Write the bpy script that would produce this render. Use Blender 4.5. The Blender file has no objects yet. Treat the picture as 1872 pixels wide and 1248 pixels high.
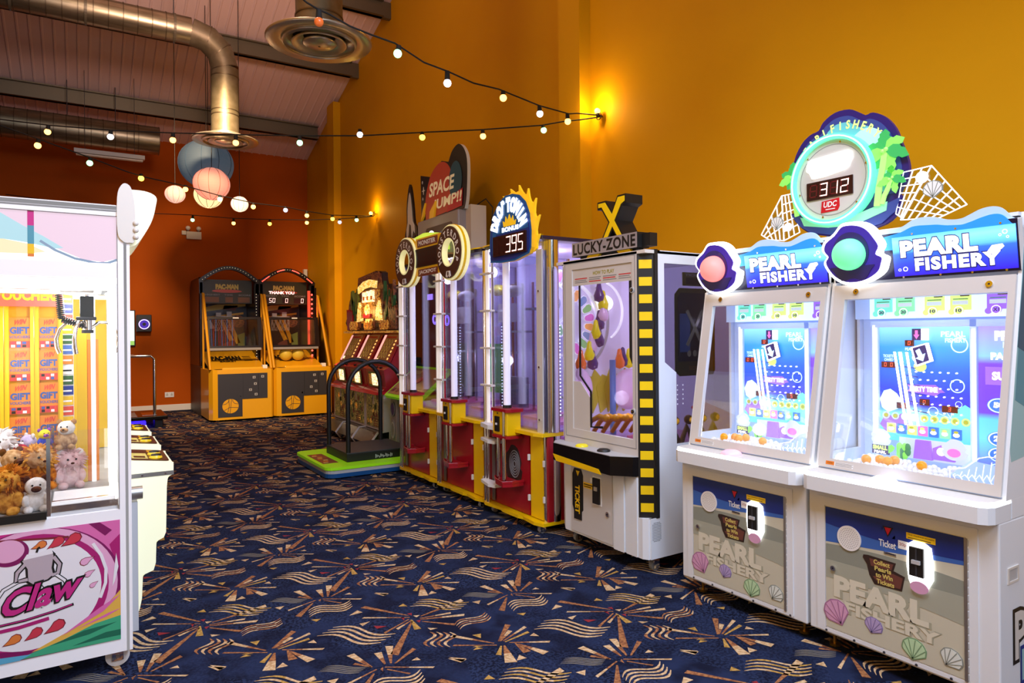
import bpy, math, random
from mathutils import Vector, Matrix
R = math.radians
S = bpy.context.scene
COL = S.collection
# ---------------------------------------------------------------- camera, world, lamps
FPX, PCX, PCY, CAMH, ROLL, YAW = 1240.0, 936.0, 608.0, 1.45, R(0.5), math.atan2(786, 1240)
_f = Vector((math.sin(YAW), math.cos(YAW), 0)); _r = Vector((math.cos(YAW), -math.sin(YAW), 0)); _u = Vector((0, 0, 1))
_xc = _r*math.cos(ROLL) - _u*math.sin(ROLL); _yc = _r*math.sin(ROLL) + _u*math.cos(ROLL)
cam = bpy.data.cameras.new('camera'); camo = bpy.data.objects.new('camera', cam); COL.objects.link(camo)
camo.matrix_world = Matrix(((_xc.x, _yc.x, -_f.x, 0), (_xc.y, _yc.y, -_f.y, 0), (_xc.z, _yc.z, -_f.z, CAMH), (0, 0, 0, 1)))
cam.sensor_width = 36; cam.lens = 36*FPX/1872; cam.shift_y = (PCY-624)/1872; cam.clip_start = .05
S.camera = camo
S.view_settings.view_transform = 'Standard'; S.view_settings.look = 'None'
S.view_settings.exposure = 0.0; S.view_settings.gamma = 1.0; S.view_settings.use_curve_mapping = False
S.cycles.use_denoising = True
S.cycles.max_bounces = 8; S.cycles.transparent_max_bounces = 24; S.cycles.diffuse_bounces = 3; S.cycles.glossy_bounces = 4
S.cycles.sample_clamp_indirect = 4.0
def srgb(h):
    c = [int(h[i:i+2], 16)/255 for i in (0, 2, 4)]
    return tuple((x/12.92 if x <= .04045 else ((x+.055)/1.055)**2.4) for x in c)
w = bpy.data.worlds.new('world'); S.world = w; w.use_nodes = True
w.node_tree.nodes['Background'].inputs[0].default_value = (0.80, 0.90, 1.0, 1)
w.node_tree.nodes['Background'].inputs[1].default_value = 0.36
def light(kind, name, loc, power, color='FFFFFF', size=.5, sizey=None, rot=(0, 0, 0), spot=None, blend=.6):
    l = bpy.data.lights.new(name, kind); l.energy = power; l.color = srgb(color)
    if kind == 'AREA':
        l.size = size
        if sizey: l.shape = 'RECTANGLE'; l.size_y = sizey
    else:
        l.shadow_soft_size = size
    if kind == 'SPOT': l.spot_size = R(spot); l.spot_blend = blend
    o = bpy.data.objects.new(name, l); COL.objects.link(o); o.location = loc; o.rotation_euler = rot
    return o
# ceiling downlights of the hall (above and behind the photographer)
light('AREA', 'hall_downlight', (1.1, 1.0, 4.1), 172, 'D6E4FF', 1.6, 1.6, (R(14), R(16), 0))
light('AREA', 'hall_downlight', (1.5, -1.6, 3.8), 125, 'D6E4FF', 1.6, 1.6, (R(40), R(12), 0))
light('POINT', 'ceiling_fill', (.5, 5.2, 6.4), 120, 'FFE0C8', .35)  # added lamp without a fixture, lifts the ceiling and walls
light('SPOT', 'back_wall_fill', (1.2, 8.0, 4.9), 1500, 'FFD8A8', .25, None, (R(56), 0, R(-12)), 66, .8)  # added unseen spot, brightens the basketball games and back wall
light('SPOT', 'roof_fill', (1.0, 6.0, 4.75), 620, 'FFD0B8', .25, None, (R(124), 0, 0), 84, .9)  # added unseen spot aimed upward to lighten the ceiling

# ---------------------------------------------------------------- materials
MT = {}
def mat(name, hexc='FFFFFF', rough=.5, metal=0., em=0., emc=None, alpha=1., coat=0.):
    if name in MT: return MT[name]
    m = bpy.data.materials.new(name); m.use_nodes = True
    b = m.node_tree.nodes['Principled BSDF']
    b.inputs['Base Color'].default_value = (*srgb(hexc), 1)
    b.inputs['Roughness'].default_value = rough; b.inputs['Metallic'].default_value = metal
    if coat: b.inputs['Coat Weight'].default_value = coat; b.inputs['Coat Roughness'].default_value = .08
    if em:
        b.inputs['Emission Color'].default_value = (*srgb(emc or hexc), 1); b.inputs['Emission Strength'].default_value = em
    MT[name] = m
    return m
def glass(name, tint='FFFFFF', refl=.07, rough=.02):
    m = bpy.data.materials.new(name); m.use_nodes = True; nt = m.node_tree; nt.nodes.clear()
    o = nt.nodes.new('ShaderNodeOutputMaterial'); mx = nt.nodes.new('ShaderNodeMixShader')
    t = nt.nodes.new('ShaderNodeBsdfTransparent'); g = nt.nodes.new('ShaderNodeBsdfGlossy'); lw = nt.nodes.new('ShaderNodeLayerWeight')
    ma = nt.nodes.new('ShaderNodeMath'); ma.operation = 'MULTIPLY_ADD'; ma.inputs[1].default_value = .35; ma.inputs[2].default_value = refl
    lw.inputs[0].default_value = .25; t.inputs[0].default_value = (*srgb(tint), 1); g.inputs['Roughness'].default_value = rough
    nt.links.new(lw.outputs['Fresnel'], ma.inputs[0]); nt.links.new(ma.outputs[0], mx.inputs[0])
    nt.links.new(t.outputs[0], mx.inputs[1]); nt.links.new(g.outputs[0], mx.inputs[2]); nt.links.new(mx.outputs[0], o.inputs[0])
    MT[name] = m; return m
def noisy(name, hexa, hexb, scale, rough=.8, detail=4, bump=0., ramp=(.4, .6), stretch=(1, 1, 1), metal=0.):
    m = mat(name, hexa, rough, metal); nt = m.node_tree; b = nt.nodes['Principled BSDF']
    tc = nt.nodes.new('ShaderNodeTexCoord'); mp = nt.nodes.new('ShaderNodeMapping'); n = nt.nodes.new('ShaderNodeTexNoise'); r = nt.nodes.new('ShaderNodeValToRGB')
    mp.inputs['Scale'].default_value = stretch
    n.inputs['Scale'].default_value = scale; n.inputs['Detail'].default_value = detail
    r.color_ramp.elements[0].color = (*srgb(hexa), 1); r.color_ramp.elements[1].color = (*srgb(hexb), 1)
    r.color_ramp.elements[0].position, r.color_ramp.elements[1].position = ramp
    if rough > .6: b.inputs['Specular IOR Level'].default_value = .12
    nt.links.new(tc.outputs['Object'], mp.inputs[0]); nt.links.new(mp.outputs[0], n.inputs['Vector']); nt.links.new(n.outputs[0], r.inputs[0]); nt.links.new(r.outputs[0], b.inputs['Base Color'])
    if bump:
        bp = nt.nodes.new('ShaderNodeBump'); bp.inputs['Strength'].default_value = bump; bp.inputs['Distance'].default_value = .01
        nt.links.new(n.outputs[0], bp.inputs['Height']); nt.links.new(bp.outputs[0], b.inputs['Normal'])
    return m
def noisy_em(name, cols, scale, e, rough=.5):
    m = mat(name, cols[0], rough, 0, e, cols[0]); nt = m.node_tree; b = nt.nodes['Principled BSDF']
    tc = nt.nodes.new('ShaderNodeTexCoord'); n = nt.nodes.new('ShaderNodeTexNoise'); r = nt.nodes.new('ShaderNodeValToRGB'); n.inputs['Scale'].default_value = scale; n.inputs['Detail'].default_value = 3
    el = r.color_ramp.elements; r.color_ramp.interpolation = 'CONSTANT'
    while len(el) < len(cols): el.new(.5)
    for i, c in enumerate(cols): el[i].position = .30+.40*i/len(cols) if i else 0; el[i].color = (*srgb(c), 1)
    nt.links.new(tc.outputs['Object'], n.inputs['Vector']); nt.links.new(n.outputs[0], r.inputs[0]); nt.links.new(r.outputs[0], b.inputs['Base Color']); nt.links.new(r.outputs[0], b.inputs['Emission Color'])
    return m
def em(name, hexc, s=1.0, base=None):
    return mat(name, base or hexc, .5, 0, s, hexc)
# room
noisy('mustard_paint', 'D69C08', 'D09406', .6, .62, 3, .02)
noisy('rust_paint', 'B85406', 'B04E04', .5, .7, 3, .02)
mat('steel_liner', 'E4C8C6', .55); mat('purlin_steel', '6B6352', .45, .5); mat('skirting', 'E8E2DC', .5)
noisy('duct_metal', 'A0937A', '857A62', 6, .36, 3, .03, metal=.9, stretch=(.4, 3, 3)); mat('duct_seam', '6B5F4C', .4, .8)
noisy('duct_matt', '7E735E', '70664F', 8, .5, 3, .02, metal=.55)
mat('diffuser_metal', 'C2BAAA', .32, .8); mat('diffuser_dark', '1A1612', .6)
# general
mat('white', 'E4E8EE', .42); mat('white_gloss', 'EDEBEA', .2); mat('cream_metal', 'CFCBC8', .4, .05); mat('offwhite', 'DAD4CC', .4)
mat('black', '121212', .45); mat('black_gloss', '0B0B0C', .15); mat('dark_grey', '34343A', .5); mat('grey', '8C8C8E', .5); mat('light_grey', 'B9B9BA', .45)
mat('rubber', '0D0D0D', .8); mat('chrome', 'E6E4E0', .12, 1.); mat('brushed', 'B0AEAA', .35, .9); mat('brass', 'B08A40', .3, .9)
mat('yellow', 'F2C500', .35); mat('yellow_paint', 'D99B12', .38, coat=.2); mat('yellow_bright', 'F6CE10', .35); mat('red', 'A01020', .3, coat=.3); mat('red_bright', 'C81828', .3)
mat('navy', '1A2F86', .4); mat('mid_blue', '3B66B8', .4); mat('greygreen', '8C9084', .5); mat('greygreen2', 'A5A797', .5); mat('sand', 'C9C6B2', .5); mat('sand_text', 'DAD6C2', .5); mat('sand_shadow', 'A9A893', .5)
mat('pink', 'D8A2C6', .5); mat('pink_line', 'A9749A', .5); mat('violet', 'B6A2D0', .5); mat('violet_line', '8577A8', .5); mat('mint', 'BCDCB0', .5); mat('mint_line', '7A9A74', .5); mat('shellwhite', 'DDE4DE', .5); mat('shell_line', '8B9088', .5)
mat('brown', '6A3B32', .5); mat('dark_brown', '33201C', .5); mat('text_yellow', 'D8C66A', .5); mat('orange', 'E07A1A', .45); mat('label_white', 'EFEFEF', .5)
mat('teal_dark', '1E5C7A', .4); mat('teal', '4F93A6', .4); mat('teal_pale', '9CC7CC', .4)
glass('glass'); glass('acrylic', 'EDEFF8', .10); glass('smoky', 'B4B4BC', .06)
em('led_white', 'FFFFFF', 4.5); em('led_soft', 'F4F6FF', 1.6); em('led_blue', 'C9D4FF', 2.0)
em('digit_red', 'FF5A44', 3.0); em('digit_hot', 'FFD0C4', 2.2); mat('digit_off', '2A0608', .4); em('disp_red', '5A0A10', .25)
em('tube_white', 'EEF0FF', 2.4)

# ---------------------------------------------------------------- mesh building
def smooth(P, closed=True, k=4):
    out = []; n = len(P)
    for i in range(n if closed else n-1):
        p1, p2 = P[i], P[(i+1) % n]; p0 = P[i-1] if (closed or i) else p1; p3 = P[(i+2) % n] if (closed or i < n-2) else p2
        for j in range(k):
            t = j/k; out.append(tuple(.5*(2*p1[c]+(p2[c]-p0[c])*t+(2*p0[c]-5*p1[c]+4*p2[c]-p3[c])*t*t+(3*p1[c]-p0[c]-3*p2[c]+p3[c])*t**3) for c in (0, 1)))
    return out if closed else out+[P[-1]]
class Fr:
    def __init__(s, o, u=(1, 0, 0), v=(0, 0, 1)):
        s.o = Vector(o); s.u = Vector(u).normalized(); s.v = Vector(v).normalized(); s.n = s.u.cross(s.v).normalized()
    def p(s, a, b, h=0.): return s.o + s.u*a + s.v*b + s.n*h
_txt = {}
def glyphs(t, bold, extr, spacing=1.0):
    k = (t, bold, extr, spacing)
    if k in _txt: return _txt[k]
    c = bpy.data.curves.new('t', 'FONT'); c.body = t; c.size = 1; c.offset = bold; c.extrude = extr; c.resolution_u = 3; c.space_character = spacing
    o = bpy.data.objects.new('t', c); COL.objects.link(o)
    dg = bpy.context.evaluated_depsgraph_get(); dg.update()
    me = bpy.data.meshes.new_from_object(o.evaluated_get(dg))
    vs = [tuple(v.co) for v in me.vertices]; fs = [tuple(p.vertices) for p in me.polygons]
    bpy.data.objects.remove(o); bpy.data.meshes.remove(me)
    xs = [v[0] for v in vs] or [0, 1]; ys = [v[1] for v in vs] or [0, 1]
    _txt[k] = (vs, fs, min(xs), max(xs), min(ys), max(ys)); return _txt[k]
SEG = {'0': 'abcdef', '1': 'bc', '2': 'abged', '3': 'abgcd', '4': 'fgbc', '5': 'afgcd', '6': 'afgedc', '7': 'abc', '8': 'abcdefg', '9': 'abcdfg', ' ': ''}
class B:
    def __init__(s): s.v = []; s.f = []; s.mi = []; s.sm = []; s.ms = []
    def _m(s, m):
        if m not in s.ms: s.ms.append(m)
        return s.ms.index(m)
    def add(s, vs, fs, m, smooth=False):
        b = len(s.v); s.v += [tuple(v) for v in vs]; k = s._m(m)
        for f in fs: s.f.append([b+i for i in f]); s.mi.append(k); s.sm.append(smooth)
        return s
    def box(s, x0, x1, y0, y1, z0, z1, m):
        vs = [(x, y, z) for z in (z0, z1) for y in (y0, y1) for x in (x0, x1)]
        return s.add(vs, [(0, 2, 3, 1), (4, 5, 7, 6), (0, 1, 5, 4), (2, 6, 7, 3), (0, 4, 6, 2), (1, 3, 7, 5)], m)
    def poly(s, fr, pts, h0, h1, m, side=None):
        n = len(pts)
        a = sum(pts[i][0]*pts[(i+1) % n][1]-pts[(i+1) % n][0]*pts[i][1] for i in range(n))
        if a < 0: pts = pts[::-1]
        if h0 == h1: return s.add([fr.p(x, y, h1) for x, y in pts], [tuple(range(n))], m)
        s.add([fr.p(x, y, h1) for x, y in pts] + [fr.p(x, y, h0) for x, y in pts], [tuple(range(n)), tuple(range(2*n-1, n-1, -1))], m)
        return s.add([fr.p(x, y, h1) for x, y in pts] + [fr.p(x, y, h0) for x, y in pts], [(i, i+n, (i+1) % n+n, (i+1) % n) for i in range(n)], side or m)
    def rect(s, fr, a0, a1, b0, b1, h0, h1, m, side=None): return s.poly(fr, [(a0, b0), (a1, b0), (a1, b1), (a0, b1)], h0, h1, m, side)
    def frame(s, fr, a0, a1, b0, b1, i0, i1, j0, j1, h0, h1, m):      # rectangular ring
        s.rect(fr, a0, i0, b0, b1, h0, h1, m); s.rect(fr, i1, a1, b0, b1, h0, h1, m); s.rect(fr, i0, i1, b0, j0, h0, h1, m); return s.rect(fr, i0, i1, j1, b1, h0, h1, m)
    def ell(s, fr, cx, cy, rx, ry, h0, h1, m, n=28, side=None, a0=0, a1=360):
        if a1-a0 == 360: pts = [(cx+rx*math.cos(2*math.pi*i/n), cy+ry*math.sin(2*math.pi*i/n)) for i in range(n)]
        else: pts = [(cx+rx*math.cos(R(a0+(a1-a0)*i/n)), cy+ry*math.sin(R(a0+(a1-a0)*i/n))) for i in range(n+1)]
        return s.poly(fr, pts, h0, h1, m, side)
    def ring(s, fr, cx, cy, r0, r1, h0, h1, m, n=36, ry=1.):
        vs = []
        for i in range(n):
            c, d = math.cos(2*math.pi*i/n), math.sin(2*math.pi*i/n)*ry
            vs += [fr.p(cx+r0*c, cy+r0*d, h1), fr.p(cx+r1*c, cy+r1*d, h1), fr.p(cx+r1*c, cy+r1*d, h0), fr.p(cx+r0*c, cy+r0*d, h0)]
        fs = []
        for i in range(n):
            a, b = 4*i, 4*((i+1) % n)
            fs += [(a, a+1, b+1, b), (a+1, a+2, b+2, b+1), (a+2, a+3, b+3, b+2), (a+3, a, b, b+3)]
        return s.add(vs, fs, m)
    def strip(s, fr, pts, wd, h0, h1, m, closed=False):                 # ribbon following a 2D polyline
        n = len(pts); L = []; Rr = []
        for i in range(n):
            a = pts[(i-1) % n] if (closed or i) else pts[0]; b = pts[(i+1) % n] if (closed or i < n-1) else pts[-1]
            dx, dy = b[0]-a[0], b[1]-a[1]; l = math.hypot(dx, dy) or 1; nx, ny = -dy/l*wd/2, dx/l*wd/2
            L.append((pts[i][0]+nx, pts[i][1]+ny)); Rr.append((pts[i][0]-nx, pts[i][1]-ny))
        for i in range(n if closed else n-1):
            j = (i+1) % n; q = [Rr[i], Rr[j], L[j], L[i]]
            s.add([fr.p(x, y, h1) for x, y in q]+[fr.p(x, y, h0) for x, y in q], [(0, 1, 2, 3), (0, 4, 5, 1), (2, 6, 7, 3), (7, 6, 5, 4)], m)
        return s
    def tube(s, pts, r, m, n=8, closed=False, caps=True):
        pts = [Vector(p) for p in pts]; k = len(pts); rs = r if isinstance(r, (list, tuple)) else [r]*k
        vs = []; up = None
        for i in range(k):
            a = pts[(i-1) % k] if (closed or i) else pts[0]; b = pts[(i+1) % k] if (closed or i < k-1) else pts[-1]
            t = (b-a).normalized()
            if up is None: up = t.orthogonal().normalized()
            up = (up - t*up.dot(t)); up = up.normalized() if up.length > 1e-6 else t.orthogonal().normalized()
            w2 = t.cross(up)
            for j in range(n):
                an = 2*math.pi*j/n; vs.append(pts[i]+(up*math.cos(an)+w2*math.sin(an))*rs[i])
        fs = []
        for i in range(k if closed else k-1):
            for j in range(n):
                a, b = i*n+j, i*n+(j+1) % n; c, d = ((i+1) % k)*n+(j+1) % n, ((i+1) % k)*n+j
                fs.append((a, b, c, d))
        s.add(vs, fs, m, True)
        if caps and not closed:
            s.add(vs[:n], [tuple(range(n-1, -1, -1))], m); s.add(vs[-n:], [tuple(range(n))], m)
        return s
    def cyl(s, p, q, r, m, n=16, r2=None): return s.tube([p, q], [r, r if r2 is None else r2], m, n)
    def lathe(s, o, prof, m, n=24, axis=(0, 0, 1), smooth=True):
        o = Vector(o); z = Vector(axis).normalized(); x = z.orthogonal().normalized(); y = z.cross(x); vs = []
        for r, h in prof:
            for j in range(n):
                a = 2*math.pi*j/n; vs.append(o+z*h+(x*math.cos(a)+y*math.sin(a))*max(r, 1e-4))
        fs = [(i*n+j, i*n+(j+1) % n, (i+1)*n+(j+1) % n, (i+1)*n+j) for i in range(len(prof)-1) for j in range(n)]
        return s.add(vs, fs, m, smooth)
    def ball(s, c, r, m, nu=16, nv=10, sc=(1, 1, 1), wob=0., seed=0):
        rd = random.Random(seed); vs = []
        for i in range(nv+1):
            t = math.pi*i/nv
            for j in range(nu):
                p = 2*math.pi*j/nu; q = r*(1+wob*(rd.random()-.5))
                vs.append((c[0]+q*sc[0]*math.sin(t)*math.cos(p), c[1]+q*sc[1]*math.sin(t)*math.sin(p), c[2]+q*sc[2]*math.cos(t)))
        fs = [(i*nu+j, (i+1)*nu+j, (i+1)*nu+(j+1) % nu, i*nu+(j+1) % nu) for i in range(nv) for j in range(nu)]
        return s.add(vs, fs, m, True)
    def text(s, fr, t, a0, a1, b0, b1, h, m, bold=.0, extr=0., shear=0., slope=0., sp=1.0):      # fit to a rectangle
        vs, fs, x0, x1, y0, y1 = glyphs(t, bold, .5 if extr else 0., sp)
        sx, sy = (a1-a0)/max(x1-x0, 1e-6), (b1-b0)/max(y1-y0, 1e-6); out = []
        for x, y, z in vs:
            u = (x-x0)*sx; v = (y-y0)*sy
            out.append(fr.p(a0+u+shear*v, b0+v+slope*u, h+(z+.5)*extr if extr else h))
        return s.add(out, fs, m)
    def arc(s, fr, t, cx, cy, r, a0, a1, size, m, h, bold=.02, wsc=.8, ry=1.):       # letters along an arc, a0 -> a1 degrees, tops outward
        n = len(t)
        for i, ch in enumerate(t):
            if ch == ' ': continue
            a = R(a0+(a1-a0)*(i+.5)/n); px, py = cx+r*math.cos(a), cy+r*ry*math.sin(a)
            ov = Vector((math.cos(a), math.sin(a))); uv = Vector((math.sin(a), -math.cos(a)))
            vs, fs, x0, x1, y0, y1 = glyphs(ch, bold, 0.); xm = (x0+x1)/2; out = []
            for x, y, z in vs:
                q = uv*((x-xm)*size*wsc)+ov*((y-.35)*size); out.append(fr.p(px+q.x, py+q.y, h))
            s.add(out, fs, m)
        return s
    def digits(s, fr, t, a0, b0, dw, dh, h, on, off=None, gap=.3):
        th = dw*.17
        for i, ch in enumerate(t):
            x = a0+i*dw*(1+gap); k = .08*dh
            R4 = {'a': (0, dw, dh-th, dh), 'd': (0, dw, 0, th), 'g': (th, dw-th, dh/2-th/2, dh/2+th/2), 'f': (0, th, dh/2, dh), 'b': (dw-th, dw, dh/2, dh), 'e': (0, th, 0, dh/2), 'c': (dw-th, dw, 0, dh/2)}
            for sg, (p0, p1, q0, q1) in R4.items():
                lit = sg in SEG[ch]; m = on if lit else off
                if not m: continue
                e = th*.12; pts = [(x+p0+e, b0+q0+e), (x+p1-e, b0+q0+e), (x+p1-e, b0+q1-e), (x+p0+e, b0+q1-e)]
                s.poly(fr, [(a+(b-b0)*.08, b) for a, b in pts], h, h, m)
        return s
    def obj(s, name, parent=None, bevel=0., label=None, seg=2, **props):
        me = bpy.data.meshes.new(name); me.from_pydata(s.v, [], s.f)
        for m in s.ms: me.materials.append(MT[m])
        me.polygons.foreach_set('material_index', s.mi); me.polygons.foreach_set('use_smooth', s.sm); me.update()
        o = bpy.data.objects.new(name, me); COL.objects.link(o)
        if parent: o.parent = parent
        if bevel:
            md = o.modifiers.new('bevel', 'BEVEL'); md.width = bevel; md.segments = seg; md.limit_method = 'ANGLE'; md.angle_limit = R(50)
        if label: o['label'] = label
        for k, v in props.items(): o[k] = v
        return o
def thing(name, label, cat, loc=(0, 0, 0), rz=0, group=None):
    o = bpy.data.objects.new(name, None); COL.objects.link(o); o.location = loc; o.rotation_euler = (0, 0, rz); o.empty_display_size = .1
    o['label'] = label; o['category'] = cat
    if group: o['group'] = group
    return o
def tag(o, label, cat, group=None, kind=None):
    o['label'] = label; o['category'] = cat
    if group: o['group'] = group
    if kind: o['kind'] = kind
    return o
def kids(o): return [c for c in COL.objects if c.parent == o]
def dup(o, loc=None, label=None, parent=None):
    c = o.copy(); COL.objects.link(c)
    if parent: c.parent = parent
    for k in kids(o): dup(k, parent=c)
    if loc is not None: c.location = loc
    if label: c['label'] = label
    return c
def struct(b, name, **k):
    o = b.obj(name, **k); o['kind'] = 'structure'; return o
def pix(u, v, ax, val):                                     # point of the place seen at u, v that lies on the plane ax = val
    d = _xc*(u-PCX)+_yc*(PCY-v)+_f*FPX; i = 'XYZ'.index(ax); o = Vector((0, 0, CAMH)); return o+d*((val-o[i])/d[i])
XZ = Fr((0, 0, 0))            # seen from the front, local x right, z up
TOP = Fr((0, 0, 0), (1, 0, 0), (0, 1, 0))

# ---------------------------------------------------------------- room
XW, YB, XL, YL = 4.108, 14.65, -.65, 7.93
CZ = lambda y: 5.19+.305*(YB-y)
noisy('carpet_base', '11152A', '202A48', 5.5, .95, 6, .0, (.42, .58))
noisy('carpet_cream', 'D2B48C', 'B48E62', 60, .95, 2); noisy('carpet_brown', 'A87248', '7A4C34', 60, .95, 2); noisy('carpet_ochre', 'BE9650', '9A7638', 60, .95, 2); mat('carpet_red', '8A1A22', .95); mat('carpet_grey', '7C7468', .95)
_nt = MT['carpet_base'].node_tree
def _carpet_detail():
    nt = _nt; b = nt.nodes['Principled BSDF']; tc = nt.nodes.new('ShaderNodeTexCoord'); v = nt.nodes.new('ShaderNodeTexVoronoi'); v.inputs['Scale'].default_value = 3.2
    n = nt.nodes.new('ShaderNodeTexNoise'); n.inputs['Scale'].default_value = 70; n.inputs['Detail'].default_value = 1
    r = nt.nodes.new('ShaderNodeValToRGB'); r.color_ramp.elements[0].position = .47; r.color_ramp.elements[1].position = .53
    r.color_ramp.elements[0].color = (*srgb('0D1022'), 1); r.color_ramp.elements[1].color = (*srgb('2A3656'), 1)
    mx = nt.nodes.new('ShaderNodeMix'); mx.data_type = 'RGBA'
    old = b.inputs['Base Color'].links[0].from_socket
    sp = nt.nodes.new('ShaderNodeSeparateColor'); ma = nt.nodes.new('ShaderNodeMath'); ma.operation = 'MULTIPLY'; ma.inputs[1].default_value = .8
    nt.links.new(tc.outputs['Object'], v.inputs['Vector']); nt.links.new(tc.outputs['Object'], n.inputs['Vector']); nt.links.new(n.outputs[0], r.inputs[0])
    nt.links.new(v.outputs['Color'], sp.inputs[0]); nt.links.new(sp.outputs[0], ma.inputs[0]); nt.links.new(ma.outputs[0], mx.inputs[0])
    nt.links.new(old, mx.inputs[6]); nt.links.new(r.outputs[0], mx.inputs[7]); nt.links.new(mx.outputs[2], b.inputs['Base Color'])
_carpet_detail()
CW= [(-0.008,0.033,-0.164,0.265,0.03,'b'),(-0.012,0.007,-0.211,0.134,0.016,'c'),(-0.026,-0.011,-0.186,-0.091,0.016,'b'),(-0.023,-0.032,-0.119,-0.084,0.018,'c'),(-0.021,-0.042,-0.231,-0.322,0.04,'b'),(-0.017,-0.021,-0.035,-0.14,0.035,'o'),(0.021,-0.07,0.142,-0.195,0.022,'b'),(0.026,-0.031,0.187,-0.057,0.02,'c'),(0.024,-0.045,0.233,-0.117,0.026,'c'),(0.042,-0.009,0.314,0.058,0.034,'c'),(0.2,-0.477,0.071,-0.3,0.026,'c'),(0.201,-0.501,0.033,-0.393,0.014,'b'),(0.228,-0.472,0.359,-0.343,0.03,'b'),(0.236,-0.474,0.333,-0.406,0.025,'c'),(0.247,-0.481,0.418,-0.41,0.02,'c'),(0.25,-0.494,0.399,-0.466,0.02,'o'),(0.264,-0.511,0.424,-0.606,0.018,'c'),(0.283,-0.532,0.281,-0.633,0.04,'b'),(0.291,-0.545,0.346,-0.687,0.04,'c'),(0.214,-0.518,0.159,-0.586,0.026,'o'),(0.228,-0.522,0.169,-0.674,0.055,'c'),(0.552,0.013,0.512,0.175,0.036,'c'),(0.55,0.019,0.497,0.085,0.018,'b'),(0.562,-0.016,0.404,-0.071,0.016,'c'),(0.539,-0.044,0.426,-0.177,0.034,'b'),(0.61,0.009,0.622,0.125,0.035,'c'),(0.634,0.0,0.69,0.158,0.036,'c'),(0.649,-0.01,0.776,0.071,0.024,'b'),(0.599,-0.017,0.774,-0.134,0.014,'c'),(0.599,-0.04,0.667,-0.129,0.012,'b')]
CT= [(0.156,-0.346,0.199,-0.355,0.175,-0.397,'o'),(0.085,-0.483,0.132,-0.494,0.114,-0.467,'o'),(0.198,-0.676,0.248,-0.681,0.236,-0.637,'c'),(0.382,-0.505,0.418,-0.532,0.415,-0.489,'c'),(-0.192,-0.419,-0.155,-0.437,-0.159,-0.405,'c'),(-0.049,-0.492,0.019,-0.544,-0.018,-0.555,'c'),(0.351,0.006,0.4,0.0,0.368,-0.037,'c'),(0.469,-0.254,0.515,-0.271,0.485,-0.293,'o'),(-0.006,0.17,0.036,0.146,0.03,0.192,'o'),(0.011,-0.153,0.052,-0.185,0.013,-0.184,'c'),(0.097,0.451,0.143,0.43,0.119,0.454,'o'),(0.648,-0.314,0.721,-0.312,0.706,-0.272,'c'),(0.658,-0.437,0.713,-0.441,0.663,-0.471,'c'),(0.012,0.02,0.044,0.006,0.017,-0.011,'c'),(-0.203,0.015,-0.148,-0.025,-0.201,-0.025,'r'),(-0.04,0.426,0.021,0.372,-0.009,0.353,'c'),(-0.051,0.034,-0.034,0.028,-0.051,-0.013,'r'),(-0.005,0.06,0.02,0.054,0.006,0.024,'r'),(-0.001,-0.047,0.024,-0.048,0.004,-0.077,'r'),(0.575,-0.024,0.594,-0.01,0.578,-0.048,'b')]
CV= [(0.087,0.16,0.302,-0.014,0.11,4,0.02,'o'),(0.491,0.473,0.723,0.238,0.13,4,0.03,'c'),(0.143,-0.223,0.344,-0.181,0.08,4,0.02,'b'),(0.366,0.115,0.515,0.011,0.06,5,0.008,'k'),(0.484,-0.176,0.715,-0.161,0.1,4,0.03,'c'),(-0.027,0.539,0.043,0.68,0.12,4,0.024,'b')]
def carpet():
    b = B(); b.rect(TOP, -4.2, XW, -3., YB, -.03, 0, 'carpet_base'); cm = {'c': 'carpet_cream', 'b': 'carpet_brown', 'o': 'carpet_ochre', 'r': 'carpet_red', 'k': 'carpet_grey'}
    tile = []
    for x0, y0, x1, y1, wd, k in CW:
        d = Vector((x1-x0, y1-y0)); p = Vector((-d.y, d.x)).normalized()
        a = Vector((x0, y0)); e = Vector((x1, y1)); ml = (a+e)/2
        tile.append(([a+p*.004, a-p*.004, ml-p*wd*.3, ml+p*wd*.3], cm['b' if k == 'c' else k]))
        tile.append(([ml+p*wd*.3, ml-p*wd*.3, e-p*wd/2, e+p*wd/2+d*.03], cm[k]))
    for x0, y0, x1, y1, x2, y2, k in CT: tile.append(([Vector((x0, y0)), Vector((x1, y1)), Vector((x2, y2))], cm[k]))
    for x0, y0, x1, y1, wd, n, am, k in CV:
        a = Vector((x0, y0)); d = Vector((x1-x0, y1-y0)); p = Vector((-d.y, d.x)).normalized(); L = 10
        for i in range(n):
            off = (i-(n-1)/2)*wd/n
            for j in range(L):
                q = []
                for t, sg in ((j/L, 1), (j/L, -1), ((j+1)/L, -1), ((j+1)/L, 1)):
                    hw = wd/n*.27*min(1, .25+3*t, .4+3*(1-t)); q.append(a+d*(t+(i-n/2)*.03)+p*(off*1.05+am*math.sin(2*math.pi*t)+sg*hw))
                tile.append((q, cm[k if (i+j//4) % 2 else ('c' if k != 'k' else 'k')]))
    for i in range(-6, 5):
        for j in range(-8, 20):
            ox, oy = .503+.912*i, 3.72-.515*i+.908*j
            if not (-4.0 < ox < 3.35 and -2.0 < oy < 14.2): continue
            for q, m in tile: b.poly(TOP, [(v.x+ox, v.y+oy) for v in q], .0012, .0012, m)
    return struct(b, 'floor')
carpet()
b = B(); fr = Fr((XW, 0, 0), (0, -1, 0))
b.poly(fr, [(3, 0), (3, CZ(1.5)), (-1.5, CZ(1.5)), (-YB-.2, CZ(YB+.2)), (-YB-.2, 0)], -.2, 0, 'mustard_paint'); struct(b, 'wall_right')
struct(B().box(-4.4, XW+.2, YB, YB+.2, 0, CZ(YB)+.1, 'rust_paint'), 'wall_back')
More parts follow.
